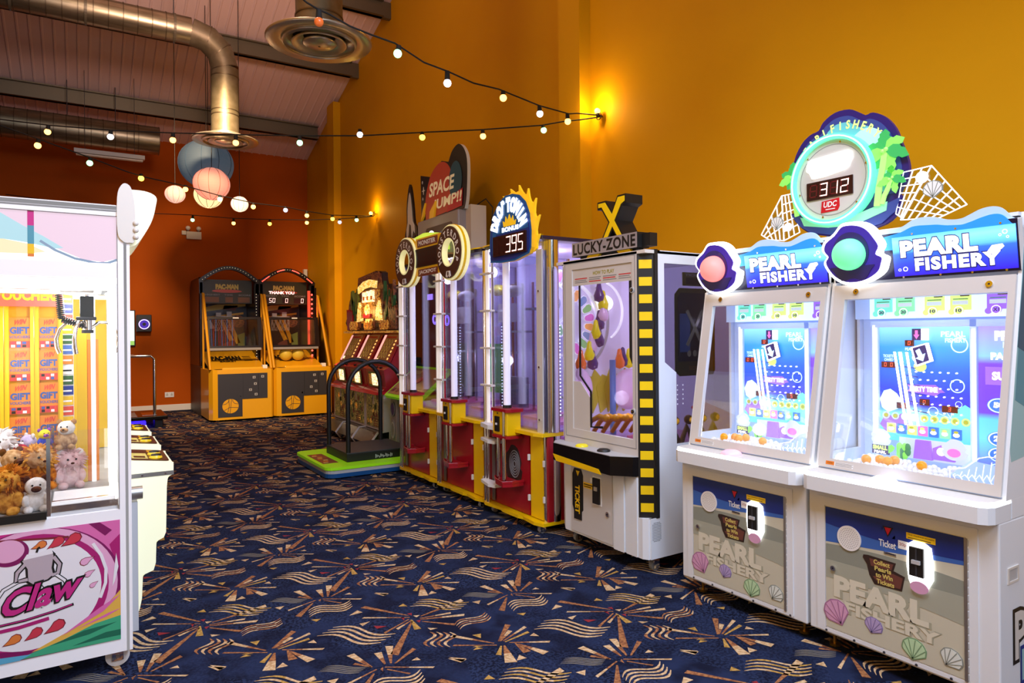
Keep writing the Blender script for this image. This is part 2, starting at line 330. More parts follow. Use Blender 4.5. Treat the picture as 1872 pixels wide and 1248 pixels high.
b = B(); fr = Fr((XL, 0, 0), (0, 1, 0)); b.poly(fr, [(-3, 0), (YL, 0), (YL, CZ(YL)), (-3, CZ(-3) - 2)], -.22, 0, 'mustard_paint'); struct(b, 'wall_left')
struct(B().box(-4.4, -4.2, YL-4, YB, 0, 9, 'rust_paint'), 'wall_far_left')
b = B()
for i in range(0, 56):                    # ribbed steel liner sheets, ribs run down the slope
    x = -4.2+i*.15; fr = Fr((0, 0, 0), (0, 1, 0)); y0, y1 = 1.2, YB+.1
    b.add([(x, y0, CZ(y0)+.012), (x+.11, y0, CZ(y0)+.012), (x+.12, y0, CZ(y0)), (x+.14, y0, CZ(y0)), (x+.15, y0, CZ(y0)+.012)] + [(x, y1, CZ(y1)+.012), (x+.11, y1, CZ(y1)+.012), (x+.12, y1, CZ(y1)), (x+.14, y1, CZ(y1)), (x+.15, y1, CZ(y1)+.012)], [(0, 1, 6, 5), (1, 2, 7, 6), (2, 3, 8, 7), (3, 4, 9, 8)], 'steel_liner')
struct(b, 'ceiling')
for k, y in enumerate((13.4, 11.42, 9.95, 8.3)):
    z = CZ(y)-.02
    struct(B().box(-4.2, XW-(.14 if k == 0 else 0), y-.03, y+.05, z-.25, z, 'purlin_steel').box(-4.2, XW-.14, y-.09, y+.05, z-.02, z, 'purlin_steel').box(-4.2, XW-.14, y-.09, y+.05, z-.25, z-.235, 'purlin_steel'), 'trim_%d' % (k+1))
struct(B().box(3.976, XW+.05, 5.045, 5.374, 0, CZ(5.2), 'mustard_paint'), 'trim_5')
struct(B().box(3.976, XW+.05, 12.42, 12.80, 0, CZ(12.7), 'mustard_paint'), 'trim_6')
struct(B().box(-4.2, XW, YB-.02, YB, 0, .12, 'skirting'), 'baseboard_back', bevel=.004)
struct(B().box(XL, XL+.02, 8, YL, 0, .12, 'skirting').box(XW-.018, XW, 5.4, 12.4, 0, .12, 'skirting'), 'baseboard_right')
# ---------------------------------------------------------------- ducts and ceiling fittings
def spiral(b, p, q, r, m='duct_metal', step=.16):
    p, q = Vector(p), Vector(q); L = (q-p).length; d = (q-p)/L; b.cyl(p, q, r, m, 28)
    for i in range(1, int(L/step)):
        c = p+d*(i*step); b.cyl(c-d*.006, c+d*.006, r+.006, 'duct_seam', 28)
    return b
def diffuser(parent, c, r):
    b = B()
    b.lathe(c, [(r*.5, .10), (r*.52, .02), (r*.98, 0), (r, .012), (r, .02), (r*.55, .05)], 'diffuser_metal', 40)
    b.lathe(c, [(r*.70, .0), (r*.66, -.02), (r*.74, .03)], 'diffuser_metal', 40)
    b.lathe(c, [(r*.30, .05), (r*.50, -.015), (r*.53, -.01), (r*.34, .06)], 'diffuser_metal', 40)
    b.lathe(c, [(.01, -.03), (r*.1, -.028), (r*.30, -.012), (r*.33, .0), (r*.12, .05)], 'diffuser_metal', 32)
    b.lathe(c, [(.01, .07), (r*.54, .07), (r*.54, .075), (.01, .075)], 'diffuser_dark', 32)
    b.lathe(c, [(.01, .076), (r*.49, .076)], 'diffuser_dark', 32)
    return b.obj('diffuser', parent, label='round multi-cone metal air diffuser')
def duct_main():
    t = thing('air_duct', 'long spiral metal duct bending down to the small diffuser over the paper lanterns', 'duct', (1.665, 9.86, 4.08))
    spiral(B(), (-5.2, 0, 1.40), (-.42, 0, 1.40), .175).obj('duct_pipe', t)
    b = B(); pts = [(-.42+.42*math.sin(a), 0, 1.40-.42*(1-math.cos(a))) for a in [R(x) for x in (0, 30, 60, 90)]]
    b.tube(pts, .175, 'duct_matt', 28, caps=False)
    for p, q in zip(pts[1:], pts[:-1]):
        d = (Vector(p)-Vector(q)).normalized()*.005; b.cyl(Vector(p)-d, Vector(p)+d, .181, 'duct_seam', 28)
    b.obj('elbow', t)
    b = B(); b.cyl((0, 0, .98), (0, 0, .1), .175, 'duct_matt', 28)
    for z in (.86, .40, .34): b.cyl((0, 0, z), (0, 0, z+.012), .181, 'duct_seam', 28)
    b.obj('drop_pipe', t); diffuser(t, (0, 0, 0), .425)
    for x in (-2.35, -1.6, -.62): 
        b = B(); b.tube([(x, 0, 1.2), (x, 0, CZ(9.86)-4.08)], .006, 'dark_grey', 5); b.ring(Fr((x, 0, 1.40), (0, 1, 0)), 0, 0, .178, .186, -.015, .015, 'purlin_steel'); b.obj('hanger', t)
duct_main()
t = thing('air_duct', 'short drop duct with the large round diffuser beside the upper string lights', 'duct', (1.685, 5.61, 3.87))
b = B(); b.cyl((0, 0, .1), (0, 0, 3.6), .19, 'duct_matt', 28)
for z in (.2, .5, .9): b.cyl((0, 0, z), (0, 0, z+.012), .196, 'duct_seam', 28)
b.obj('drop_pipe', t); diffuser(t, (0, 0, 0), .43)
t = thing('air_duct', 'lower spiral duct with an open end hanging near the rust back wall', 'duct', (-.8, 13.2, 4.82))
spiral(B(), (-3.3, 0, 0), (1.94, 0, 0), .235, step=.17).obj('duct_pipe', t)
B().ring(Fr((1.94, 0, 0), (0, 1, 0)), 0, 0, .215, .24, 0, .01, 'duct_seam').cyl((1.93, 0, 0), (1.942, 0, 0), .216, 'diffuser_dark', 24).obj('end_collar', t)
for x in (.62, 1.3): B().tube([(x, 0, .23), (x, 0, CZ(13.2)-4.82)], .006, 'dark_grey', 5).obj('hanger', t)
t = thing('batten_light', 'slim metal batten light under the open end of the lower spiral duct', 'light', (.41, 12.88, 4.39))
B().box(-.5, .5, -.05, .05, 0, .07, 'light_grey').obj('housing', t, .008); b = B()
for y in (-.03, .03): b.cyl((-.47, y, -.02), (.47, y, -.02), .014, 'offwhite', 10)
b.obj('lamp_tube', t)
for x in (-.35, .35): B().tube([(x, 0, .07), (x, 0, CZ(12.88)-4.39)], .004, 'dark_grey', 5).obj('hanger', t)
t = thing('air_duct', 'curved flexible duct at the top edge in front of the yellow wall', 'duct', (2.2, 2.95, 3.43))
b = B(); pts = []
for i in range(13):
    a = R(-95+i*12); pts.append((.55*math.sin(a)+.0, .75-1.5*(i/12), .62-.36*math.cos(a)))
b.tube(pts, .19, 'duct_matt', 24); b.obj('flexible_pipe', t)
b = B()
for i in range(1, 12, 2): d = (Vector(pts[i+1])-Vector(pts[i-1])).normalized()*.004; b.cyl(Vector(pts[i])-d, Vector(pts[i])+d, .194, 'duct_seam', 24)
b.obj('wire_ribs', t)
# paper lanterns
def paper(name, hexc, e, hot):
    m = mat(name, '%02X%02X%02X' % tuple(int(int(hexc[i:i+2], 16)*.62) for i in (0, 2, 4)), .8, 0, e, hexc); nt = m.node_tree; bs = nt.nodes['Principled BSDF']
    tc = nt.nodes.new('ShaderNodeTexCoord'); wv = nt.nodes.new('ShaderNodeTexWave'); wv.bands_direction = 'Z'; wv.inputs['Scale'].default_value = 9
    bp = nt.nodes.new('ShaderNodeBump'); bp.inputs['Strength'].default_value = .4; nt.links.new(tc.outputs['Object'], wv.inputs[0]); nt.links.new(wv.outputs[1], bp.inputs['Height']); nt.links.new(bp.outputs[0], bs.inputs['Normal'])
paper('paper_blue', '5C7488', .30, ''); paper('paper_pink', 'F09A84', .85, ''); paper('paper_cream', 'FFE0A0', 1.3, ''); paper('paper_pale', 'FFC8B0', .95, ''); paper('paper_white', 'FFEBC4', 1.5, '')
mat('lantern_rib', '2E4A66', .7); mat('lantern_rib_pink', 'B05A50', .7)
em('bulb_glow', 'FFD8A0', 6)
_q = lambda u, v, y: pix(u, v, 'Y', y)
LN = [('blue', *_q(377, 300, 10.9), .38, 'paper_blue', 'large slate-blue paper lantern, biggest of the hanging cluster'), ('pink', *_q(387, 336, 10.45), .245, 'paper_pink', 'coral pink paper lantern hanging in front of the blue one'),
      ('cream', *_q(381, 357, 11.6), .215, 'paper_cream', 'glowing cream paper lantern half hidden below the pink one'), ('small', 1.121, 10.6, 3.44, .132, 'paper_pale', 'small pale pink ribbed paper lantern left of the cluster'), ('white', 1.978, 10.6, 3.382, .122, 'paper_white', 'small warm white paper lantern right of the cluster')]
for nm, x, y, z, r, m, lab in LN:
    t = thing('paper_lantern', lab, 'lantern', (x, y, z), 0, 'paper lanterns below the duct diffuser'); b = B()
    prof = [(r*math.sin(R(a))*(1.0), -r*math.cos(R(a))*.93) for a in range(14, 170, 6)]
    b.lathe((0, 0, 0), prof, m, 32); b.obj('paper_shade', t); b = B()
    for k in range(10):
        a = 2*math.pi*k/10; b.tube([(math.cos(a)*(p+.002), math.sin(a)*(p+.002), q) for p, q in prof[::2]], .004 if r > .2 else .002, 'lantern_rib' if nm == 'blue' else 'lantern_rib_pink', 4)
    b.obj('ribs', t)
    B().tube([(0, 0, r*.9), (0, 0, CZ(y)-z)], .005, 'black', 5).obj('cord', t)
light('POINT', 'lantern_lamp', (1.5, 10.2, 3.1), 8, 'FFC890', .1)
# string lights
for n_, c_, s_ in (('bulb_warm', 'FFA850', 7), ('bulb_white', 'F4F2FF', 5), ('bulb_yellow', 'FFC640', 6), ('bulb_green', '9CFFB0', 3.2), ('bulb_blue', 'C8D2FF', 2.2), ('bulb_orange', 'FF8A3C', 7)):
    m = em(n_, c_, s_)
mat('bulb_orange_off', 'D86A30', .3, 0, .25, 'D86A30')
CN = {'w': ('bulb_warm', 'warm amber'), 'c': ('bulb_white', 'cool white'), 'y': ('bulb_yellow', 'yellow'), 'g': ('bulb_green', 'green'), 'b': ('bulb_blue', 'pale blue'), 'x': ('bulb_orange_off', 'unlit orange')}
def onplane(u, v, P, Q):            # vertical plane through P and Q
    P, Q = Vector(P), Vector(Q); n = Vector((-(Q-P).y, (Q-P).x, 0)); d = _xc*(u-PCX)+_yc*(PCY-v)+_f*FPX; o = Vector((0, 0, CAMH)); return o+d*(((P-o).dot(n))/d.dot(n))
def string(P, Q, wire, bulbs, lab, group, r=.0275, where=''):
    t = thing('string_light_cable', lab, 'light cable', tuple(P)); o = Vector(P)
    b = B(); pts = [onplane(u, v, P, Q) for u, v in wire]; b.tube([p-o for p in pts], .006, 'rubber', 6); b.obj('cable', t)
    for k, (u, v, c, up) in enumerate(bulbs):
        p = onplane(u, v, P, Q); s = thing('festoon_bulb', '%s festoon bulb, %s' % (CN[c][1], group[1][k]), 'bulb', tuple(p), 0, group[0])
        q = Vector(p); best = None
        for i in range(len(pts)-1):
            a, d = pts[i], pts[i+1]-pts[i]; tt = max(0, min(1, (q-a).dot(d)/d.length_squared)); c2 = a+d*tt
            if best is None or (c2-q).length < (best-q).length: best = c2
        dr = (best-q); dr = dr.normalized() if dr.length > .03 else Vector((0, 0, 1))
        b = B(); b.ball((0, 0, 0), r, CN[c][0], 16, 10); b.obj('globe', s)
        b = B(); L = max(.05, min(.09, (best-q).length)); b.cyl(dr*r*.75, dr*(L), r*.72, 'rubber', 10, r*.6); b.obj('lamp_holder', s)
A1 = (4.06, 4.87, 3.46); A2 = (4.06, 10.6, 3.43); L0 = (XL+.04, 7.88, 3.47)
def E3(a): return a
string(A1, (1.18, 3.99, 3.28), [(1100, 211), (1055, 207), (1040, 208), (986, 193), (912, 163), (866, 152), (820, 131), (775, 114), (722, 79), (680, 64), (640, 48), (600, 25), (583, 18), (560, 4), (520, -30)],
       [(583, 40, 'x', 0), (727, 98, 'g', 0), (818, 152, 'c', 0), (920, 179, 'w', 0), (987, 208, 'c', 0), (1038, 222, 'w', 0), (1092, 203, 'w', 1)],
       'black cable running from the yellow wall bracket up past the large diffuser', ('bulbs on the upper right cable', ['hanging in front of the large diffuser', 'first lit one right of the large diffuser', 'second lit one right of the large diffuser', 'third lit one right of the large diffuser', 'fourth lit one right of the large diffuser', 'next to the near wall bracket on the upper cable', 'pointing up at the near bracket on the yellow wall']))
string(A1, L0, [(1100, 213), (1060, 219), (1030, 222), (990, 229), (880, 237), (790, 241), (660, 248), (545, 248), (430, 246), (316, 243), (202, 238), (90, 229), (0, 218)],
       [(87, 241, 'w', 0), (202, 250, 'c', 0), (316, 256, 'w', 0), (431, 261, 'w', 0), (548, 261, 'g', 0), (658, 246, 'c', 0), (772, 251, 'y', 0), (883, 249, 'w', 0), (994, 238, 'g', 0)],
       'nearly level black cable crossing the room in front of the small diffuser', ('bulbs on the level cable', ['first from the left on the level cable', 'second from the left on the level cable', 'in front of the open end of the lower duct', 'in front of the small diffuser', 'right of the small diffuser', 'near the far pilaster on the level cable', 'fourth from the near wall bracket', 'third from the near wall bracket', 'second from the near wall bracket']))
string(L0, A2, [(0, 229), (40, 243), (70, 254), (120, 272), (165, 288), (230, 313), (262, 323), (340, 340), (400, 357), (463, 371), (520, 378), (561, 386), (606, 393), (650, 394), (683, 395)],
       [(69, 266, 'w', 0), (164, 298, 'g', 0), (258, 326, 'y', 0), (339, 346, 'w', 0), (402, 364, 'g', 0), (463, 378, 'w', 0), (522, 384, 'b', 0), (561, 394, 'w', 0), (608, 400, 'y', 0), (652, 402, 'g', 0), (678, 390, 'w', 1)],
       'sagging black cable from the left wall to the far bracket on the yellow wall', ('bulbs on the sagging cable', ['leftmost on the sagging cable', 'second from the left on the sagging cable', 'below the lower duct batten light', 'beside the small pale pink lantern', 'in front of the cream lantern', 'right of the small white lantern', 'left of the far room corner', 'at the far room corner, upper of two', 'on the far pilaster', 'last but one before the far bracket', 'pointing up at the far bracket on the yellow wall']), .03)
string(A2, (-1.15, 13.98, 3.5), [(683, 395), (652, 398), (620, 400), (561, 402), (493, 401), (427, 399), (352, 393), (280, 390), (247, 383), (150, 372), (60, 362), (10, 355)],
       [(621, 406, 'b', 0), (561, 407, 'w', 0), (493, 409, 'y', 0), (427, 408, 'w', 0), (352, 402, 'g', 0), (248, 390, 'w', 0)],
       'farthest black cable along the rust back wall', ('bulbs on the farthest cable', ['nearest the far bracket on the farthest cable', 'at the far room corner, lower of two', 'above the right basketball game', 'above the left basketball game', 'above the emergency light', 'just behind the claw machine header']), .03)
for P, lab in ((A1, 'black ring bracket on the yellow wall right of the near pilaster'), (A2, 'black ring bracket far along the yellow wall')):
    t = thing('cable_bracket', lab, 'bracket', P); B().ring(Fr((0, 0, -.01), (0, 1, 0)), 0, 0, .028, .036, -.004, .004, 'black', 20).tube([(-.02, 0, -.01), (.048, 0, -.01)], .005, 'black', 6).obj('hook_ring', t)
# wall glow comes from the bulbs at the brackets
light('POINT', 'bracket_bulb', (3.95, 4.87, 3.54), 9, 'FFD070', .03); light('POINT', 'bracket_bulb', (3.96, 10.6, 3.5), 6, 'FFC860', .03)
# back wall fittings
t = thing('emergency_light', 'white twin-spot emergency light high on the rust back wall', 'emergency light', (1.857, YB, 3.40))
B().box(-.12, .15, -.07, 0, -.06, .09, 'offwhite').obj('housing', t, .008); B().box(-.20, -.12, -.04, 0, .02, .10, 'offwhite').obj('junction_box', t, .005)
for x in (-.09, .10): B().cyl((x, -.05, .08), (x, -.05, .15), .012, 'grey').cyl((x-.005, -.10, .15), (x, -.02, .14), .042, 'light_grey', 16, .03).ball((x-.005, -.10, .15), .036, 'label_white', 12, 8).obj('spot_lamp', t)
t = thing('wall_speaker', 'black wall speaker with a glowing violet ring beside the wall screen', 'speaker', (.99, YB, 1.69))
B().box(-.125, .125, -.16, 0, -.16, .16, 'black').obj('cabinet', t, .01)
em('ring_violet', 'B49CFF', 3.2); em('ring_violet_dim', '3A1EA8', .8)
B().ring(Fr((0, -.161, -.02)), 0, 0, .078, .092, 0, .008, 'ring_violet').ring(Fr((0, -.161, -.02)), 0, 0, .03, .07, 0, .003, 'ring_violet_dim').obj('light_ring', t)
t = thing('wall_screen', 'slim lit wall screen mostly hidden by the claw machine', 'screen', (.30, YB, 1.6))
B().box(-.55, .55, -.06, 0, -.34, .34, 'black').obj('bezel', t, .006); em('screen_lit', 'DDE8E0', 1.6); em('screen_green', '8AC060', 1)
B().rect(XZ, -.53, .53, -.28, .32, .061, .062, 'screen_lit').rect(XZ, -.53, .53, -.32, -.24, .061, .063, 'screen_green').obj('display', t)
t = thing('socket_plate', 'pinkish double wall socket low on the rust back wall', 'socket', (1.42, YB, .31))
B().box(-.08, .08, -.012, 0, -.05, .05, 'white').obj('face_plate', t, .004); 
for x in (-.04, .04): B().rect(XZ, x-.018, x+.018, -.02, .01, .012, .0135, 'light_grey').rect(XZ, x-.008, x+.008, .009, .034, .012, .017, 'light_grey').obj('outlet', t)
# platform with handrail and blue underglow
t = thing('game_platform', 'low dark game platform with a chrome hoop rail and blue underglow at the back', 'game platform', (.62, 12.3, 0))
B().box(-.75, .52, -.3, .75, .13, .19, 'black_gloss').obj('deck', t, .012)
b = B(); b.rect(Fr((0, 0, .19), (1, 0, 0), (0, 1, 0)), -.6, .1, -.2, .5, 0, .002, 'brushed').rect(Fr((0, 0, .19), (1, 0, 0), (0, 1, 0)), .18, .38, -.1, .35, 0, .002, 'chrome'); b.obj('tread_plate', t)
b = B(); b.tube([(-.3, .02, .19), (-.3, .02, 1.08), (-.25, .02, 1.13), (.31, .02, 1.13), (.36, .02, 1.08), (.36, .02, .19)], .024, 'chrome', 12); b.obj('handrail', t)
em('under_blue', '2A18E0', 3.0)
B().box(-.7, .22, -.2, .6, .04, .10, 'under_blue').obj('underglow', t)
for x in (-.6, .4): B().box(x-.06, x+.06, -.2, .1, 0, .13, 'black').obj('foot', t, .01)
t = thing('game_cabinet', 'dark tall game cabinet beside the back platform behind the claw machine', 'game cabinet', (-.05, 13.15, 0))
B().box(-.4, .42, 0, .6, 0, .95, 'black').obj('body', t, .02); B().rect(XZ, -.35, .37, .3, .85, .0, .003, 'dark_grey').obj('front_panel', t)
# ---------------------------------------------------------------- pearl game cabinets
mat('wave_sheet', 'A8C8EC', .3, 0, .38, 'C0DCFF'); em('wave_blue', '1F7FD8', .9); em('wave_navy', '10205A', .35); mat('header_navy', '0C1038', .25)
def vgrad(name, stops, e=1.0, z0=0., z1=1., axis='Z'):
    """printed artwork: colour bands blended along the height of the print (generated coordinates)"""
    m = mat(name, stops[0][1], .4, 0, e, stops[0][1]); nt = m.node_tree; bs = nt.nodes['Principled BSDF']
    tc = nt.nodes.new('ShaderNodeTexCoord'); sp = nt.nodes.new('ShaderNodeSeparateXYZ'); mr = nt.nodes.new('ShaderNodeMapRange'); r = nt.nodes.new('ShaderNodeValToRGB')
    mr.inputs[1].default_value = z0; mr.inputs[2].default_value = z1
    el = r.color_ramp.elements
    while len(el) < len(stops): el.new(.5)
    for i, (p, c) in enumerate(stops): el[i].position = p; el[i].color = (*srgb(c), 1)
    nt.links.new(tc.outputs['Object'], sp.inputs[0]); nt.links.new(sp.outputs[axis], mr.inputs[0]); nt.links.new(mr.outputs[0], r.inputs[0]); nt.links.new(r.outputs[0], bs.inputs['Base Color']); nt.links.new(r.outputs[0], bs.inputs['Emission Color'])
vgrad('sign_print', [(0, '2A14B8'), (.30, '2B3FE0'), (.55, '2F62F0'), (.62, '55A8F8'), (.85, '7CD0FF'), (1, '58B8FF')], 1.15, 1.68, 1.855)
vgrad('sea_print', [(0, '4AB8D8'), (.20, '7AC8E8'), (.30, '2A2CB8'), (.42, '1038D0'), (.62, '0A60E8'), (.82, '1E90F8'), (1, '8AD8FF')], 1.0, .95, 1.46)
vgrad('violet_print', [(0, '5A2CD0'), (.25, '5CC0D8'), (.38, '4CB8D0'), (.42, '5A2CE0'), (.75, '6A3CF0'), (.80, '7AB8FF'), (1, '9C90F8')], .95, .83, 1.46)
vgrad('tray_print', [(0, 'C8D8B8'), (.5, 'B8D0A0'), (1, '9CD0C0')], .8, .93, 1.05)
em('ink_lightblue', 'BFE4FF', 1.3); em('ink_blue', '1E6ADF', 1.); em('ink_green', '7CE0A0', 1.0); em('ink_lime', 'C8E878', 1.0); em('ink_mint', '66D8C0', 1.); em('ink_violet', '8A5CF0', 1.); em('ink_white', 'FFFFFF', 1.6); em('ink_pink', 'E86AB8', 1.); em('ink_dgreen', '2E7A50', .8); em('ink_olive', 'A8A838', .8); em('ink_dark', '1A1C60', .6); em('ink_grey', 'B8C4C8', .9)
em('shell_purple', '3A22A0', .35); mat('shell_dark', '2A1C70', .35); em('palm_green', '7CD858', .75); em('palm_dark', '2F9C50', .7); em('trunk_green', '9AD870', .8)
em('halo_white', 'FFFFFF', 3.2); em('ring_green', '5CF0A8', 1.1); em('ring_pale', 'C0FFE4', 1.5); mat('ball_pearl', 'F4F6FA', .25, 0, .12, 'F4F6FF'); mat('ball_amber', 'F0A020', .15, 0, .25, 'F0A020')
mat('interior_white', 'C8DAFA', .4, 0, .22, 'A8C8FF'); glass('net_clear', 'F4F8FF', .03); mat('lattice', 'F8F8FF', .4, 0, .9, 'FFFFFF')
em('glow_violet', 'C8B8FF', 3.0)
def shell(b, fr, cx, cy, r, m, ml, h, tilt=0., nrib=6):
    pts = [(0, -.95)]
    for i in range(nrib+1):
        a = R(180+15-(210)*i/nrib)
        for k in (-.35, 0, .35) if i < nrib else (0,):
            aa = a-R(210/nrib)*k; q = 1.0 if k == 0 else .97
            pts.append((math.cos(aa)*q, math.sin(aa)*q*.9))
    def tr(p, s=1.): return (cx+(p[0]*math.cos(tilt)-p[1]*math.sin(tilt))*r*s, cy+(p[0]*math.sin(tilt)+p[1]*math.cos(tilt))*r*s)
    b.poly(fr, [tr(p) for p in pts], 0, h, ml); b.poly(fr, [tr(p, .9) for p in pts], h, h+.0008, m)
    for i in range(1, nrib):
        a = R(195-210*i/nrib); b.strip(fr, [tr((0, -.8)), tr((math.cos(a)*.9, math.sin(a)*.8))], r*.07, h+.001, h+.0016, ml)
def clam_outline(cx, cy, rx, ry):
    P = [(-.55, .72), (-.28, .98), (0, 1.02), (.35, .95), (.62, .78), (.82, .5), (.98, .18), (.86, -.08), (1.06, -.22), (1.02, -.42), (.9, -.68), (.55, -.9), (.15, -1.0), (-.3, -.97), (-.68, -.75), (-.9, -.45), (-.98, -.2), (-.86, -.02), (-1.0, .2), (-.92, .48)]
    out = []; n = len(P)
    for i in range(n):      # Catmull-Rom
        p0, p1, p2, p3 = P[i-1], P[i], P[(i+1) % n], P[(i+2) % n]
        for t in (0, .33, .66):
            out.append(tuple((.5*(2*p1[k]+(p2[k]-p0[k])*t+(2*p0[k]-5*p1[k]+4*p2[k]-p3[k])*t*t+(3*p1[k]-p0[k]-3*p2[k]+p3[k])*t**3)) for k in (0, 1)))
    return [(cx+x*rx, cy+y*ry) for x, y in out]
def blob_text(b, fr, a0, a1, z0, z1, h):
    # stacked two-line title with dark outline, glowing white faces
    W = a1-a0; H = z1-z0
    b.text(fr, 'PEARL', a0-.004, a0+W*.80, z0+H*.43, z1+.004, h+.001, 'ink_dark', .095, sp=1.12)
    b.text(fr, 'PEARL', a0, a0+W*.795, z0+H*.46, z1, h+.003, 'led_soft', .062, sp=1.12)
    b.text(fr, 'FISHERY', a0+W*.14, a1+.004, z0-.004, z0+H*.44, h+.0015, 'ink_dark', .085, sp=1.15)
    b.text(fr, 'FISHERY', a0+W*.15, a1, z0, z0+H*.41, h+.0035, 'led_soft', .052, sp=1.15)
    b.poly(fr, [(a1-.02, z0+H*.3), (a1+.012, z0+H*.52), (a1+.006, z0+H*.6), (a1-.03, z0+H*.58), (a1-.05, z0+H*.38)], h, h+.002, 'glow_violet')
def each(fn, seq, name, t, **k):
    for q in seq: b = B(); fn(b, q); b.obj(name, t, **k)
def pearl(name_label, ball, ballem, num):
    t = thing('redemption_game', name_label, 'arcade machine', (2.83, 0, 0), -math.pi/2, 'pearl fishing redemption games')
    # lower cabinet
    b = B(); b.box(-.385, .385, 0, .86, .085, .735, 'white')
    b.frame(XZ, -.345, .315, .095, .70, -.305, .275, .112, .66, 0, .004, 'white')
    b.obj('lower_cabinet', t, .006)
    b = B(); fr = XZ; h = .0045
    b.rect(fr, -.30, .267, .118, .656, 0, h, 'sand')
    def band(top, bot, m, k):
        n = 12; f = lambda P, x: sum(P[j]*x**j for j in range(3)); q = [(-.30+.567*i/n, f(top, i/n)) for i in range(n+1)]+[(-.30+.567*i/n, f(bot, i/n)) for i in range(n, -1, -1)]
        b.poly(fr, q, h, h+.0004*k, m)
    band((.656, 0, 0), (.50, .05, .0), 'mid_blue', 1)
    band((.656, 0, 0), (.582, -.07, .055), 'navy', 2)
    band((.49, .06, -.06), (.36, .10, -.08), 'greygreen', 1)
    band((.42, .01, .0), (.34, .04, -.06), 'greygreen2', 2)
    b.text(fr, 'PEARL', -.252, .150, .262, .365, h+.0014, 'sand_shadow', .06, slope=.0); b.text(fr, 'PEARL', -.262, .140, .265, .362, h+.0018, 'sand_text', .05)
    b.text(fr, 'FISHERY', -.205, .190, .205, .262, h+.0014, 'sand_shadow', .06); b.text(fr, 'FISHERY', -.212, .182, .207, .258, h+.0018, 'sand_text', .04)
    b.text(fr, 'PEARL', -.10, .20, .585, .635, h+.0012, 'ink_dark' if False else 'navy', .06)
    shell(b, fr, -.252, .197, .062, 'pink', 'pink_line', h+.002, .5); shell(b, fr, -.083, .196, .040, 'violet', 'violet_line', h+.002, -.3)
    shell(b, fr, .082, .16, .050, 'mint', 'mint_line', h+.002, -.15); shell(b, fr, .222, .178, .044, 'shellwhite', 'shell_line', h+.002, -.6)
    b.poly(fr, [(-.042, .630), (.003, .630), (-.020, .586)], h, h+.0015, 'black'); b.poly(fr, [(-.034, .626), (-.005, .626), (-.020, .595)], h, h+.0025, 'red_bright')
    b.text(fr, 'Ticket', -.058, .013, .542, .572, h+.0018, 'label_white', .02)
    b.rect(fr, .022, .062, .552, .586, h, h+.0016, 'label_white'); b.text(fr, '20p', .027, .054, .562, .578, h+.002, 'red', .0)
    b.rect(fr, .055, .167, .601, .626, h, h+.0016, 'yellow_bright'); b.text(fr, 'This machine accepts', .060, .162, .614, .622, h+.002, 'black', .0); b.rect(fr, .062, .15, .605, .608, h+.002, h+.002, 'dark_brown')
    b.poly(fr, [(-.125, .487), (-.105, .490), (.012, .486), (.002, .452), (.048, .440), (.036, .378), (-.078, .374), (-.100, .408), (-.11, .45), (-.128, .475)], h, h+.002, 'dark_brown')
    b.poly(fr, [(-.098, .478), (.002, .478), (-.006, .452), (-.092, .448)], h, h+.0028, 'brown'); b.poly(fr, [(.0, .44), (.040, .432), (.030, .386), (-.06, .384), (-.085, .405)], h, h+.0026, 'brown')
    for i, s in enumerate(('Collect', 'Pearls', 'to Win', 'Tickets')): b.text(fr, s, -.080+.004*i, -.012+.006*i, .460-.026*i, .480-.026*i, h+.0034, 'text_yellow', .03)
    b.obj('front_door', t, label='coin door with a sea and shell print')
    b = B(); b.ell(fr, -.188, .540, .054, .054, 0, .010, 'white_gloss', 40)
    for i in range(1, 6):
        for j in range(6*i): a = 2*math.pi*j/(6*i); b.ell(fr, -.188+.0085*i*math.cos(a), .540+.0085*i*math.sin(a), .0016, .0016, .0101, .0103, 'dark_grey', 6)
    b.obj('speaker_grille', t)
    b = B(); b.poly(fr, [(.062, .582), (.085, .600), (.125, .600), (.152, .585), (.160, .52), (.160, .46), (.148, .435), (.135, .41), (.10, .398), (.08, .41), (.066, .44), (.058, .50)], h, .012, 'halo_white'); b.obj('lit_bezel', t, label='glowing white surround of the coin slot')
    b = B(); b.ell(fr, .108, .418, .035, .024, .012, .016, 'pink', 24); b.rect(fr, .073, .128, .461, .577, .010, .022, 'black')
    b.rect(fr, .098, .104, .465, .573, .022, .024, 'dark_grey'); b.rect(fr, .085, .118, .512, .527, .022, .030, 'light_grey'); b.obj('coin_slot', t, .001)
    b = B(); b.rect(fr, .269, .280, .112, .656, 0, .008, 'brushed')
    for i in range(18): b.rect(fr, .2795, .284, .118+i*.03, .140+i*.03, 0, .006, 'light_grey')
    b.obj('hinge', t); b = B()
    for x, z in ((-.263, .389),): b.ell(fr, x, z, .011, .011, h, .014, 'chrome', 16).ell(fr, x, z, .004, .004, .014, .0145, 'black', 8)
    b.obj('lock', t); b = B()
    each(lambda b, x: b.ell(fr, x, .100, .005, .005, 0, .007, 'dark_grey', 10), (-.30, -.17, -.04, .09, .22, .30), 'bolt', t)
    b = B(); b.rect(fr, -.036, .014, .516, .524, h, .008, 'chrome').rect(fr, -.030, .008, .518, .521, .008, .0085, 'black'); b.obj('ticket_slot', t)
    for x, y in ((-.32, .09), (.31, .09), (-.32, .78), (.31, .78)):
        B().cyl((x, y, 0), (x, y, .012), .024, 'brass', 16).cyl((x, y, .012), (x, y, .09), .008, 'brass', 10).obj('foot', t)
    # counter with light strip
    C = [(-.385, .10), (-.385, -.03), (-.372, -.058), (-.345, -.075), (.345, -.075), (.372, -.058), (.385, -.03), (.385, .10)]
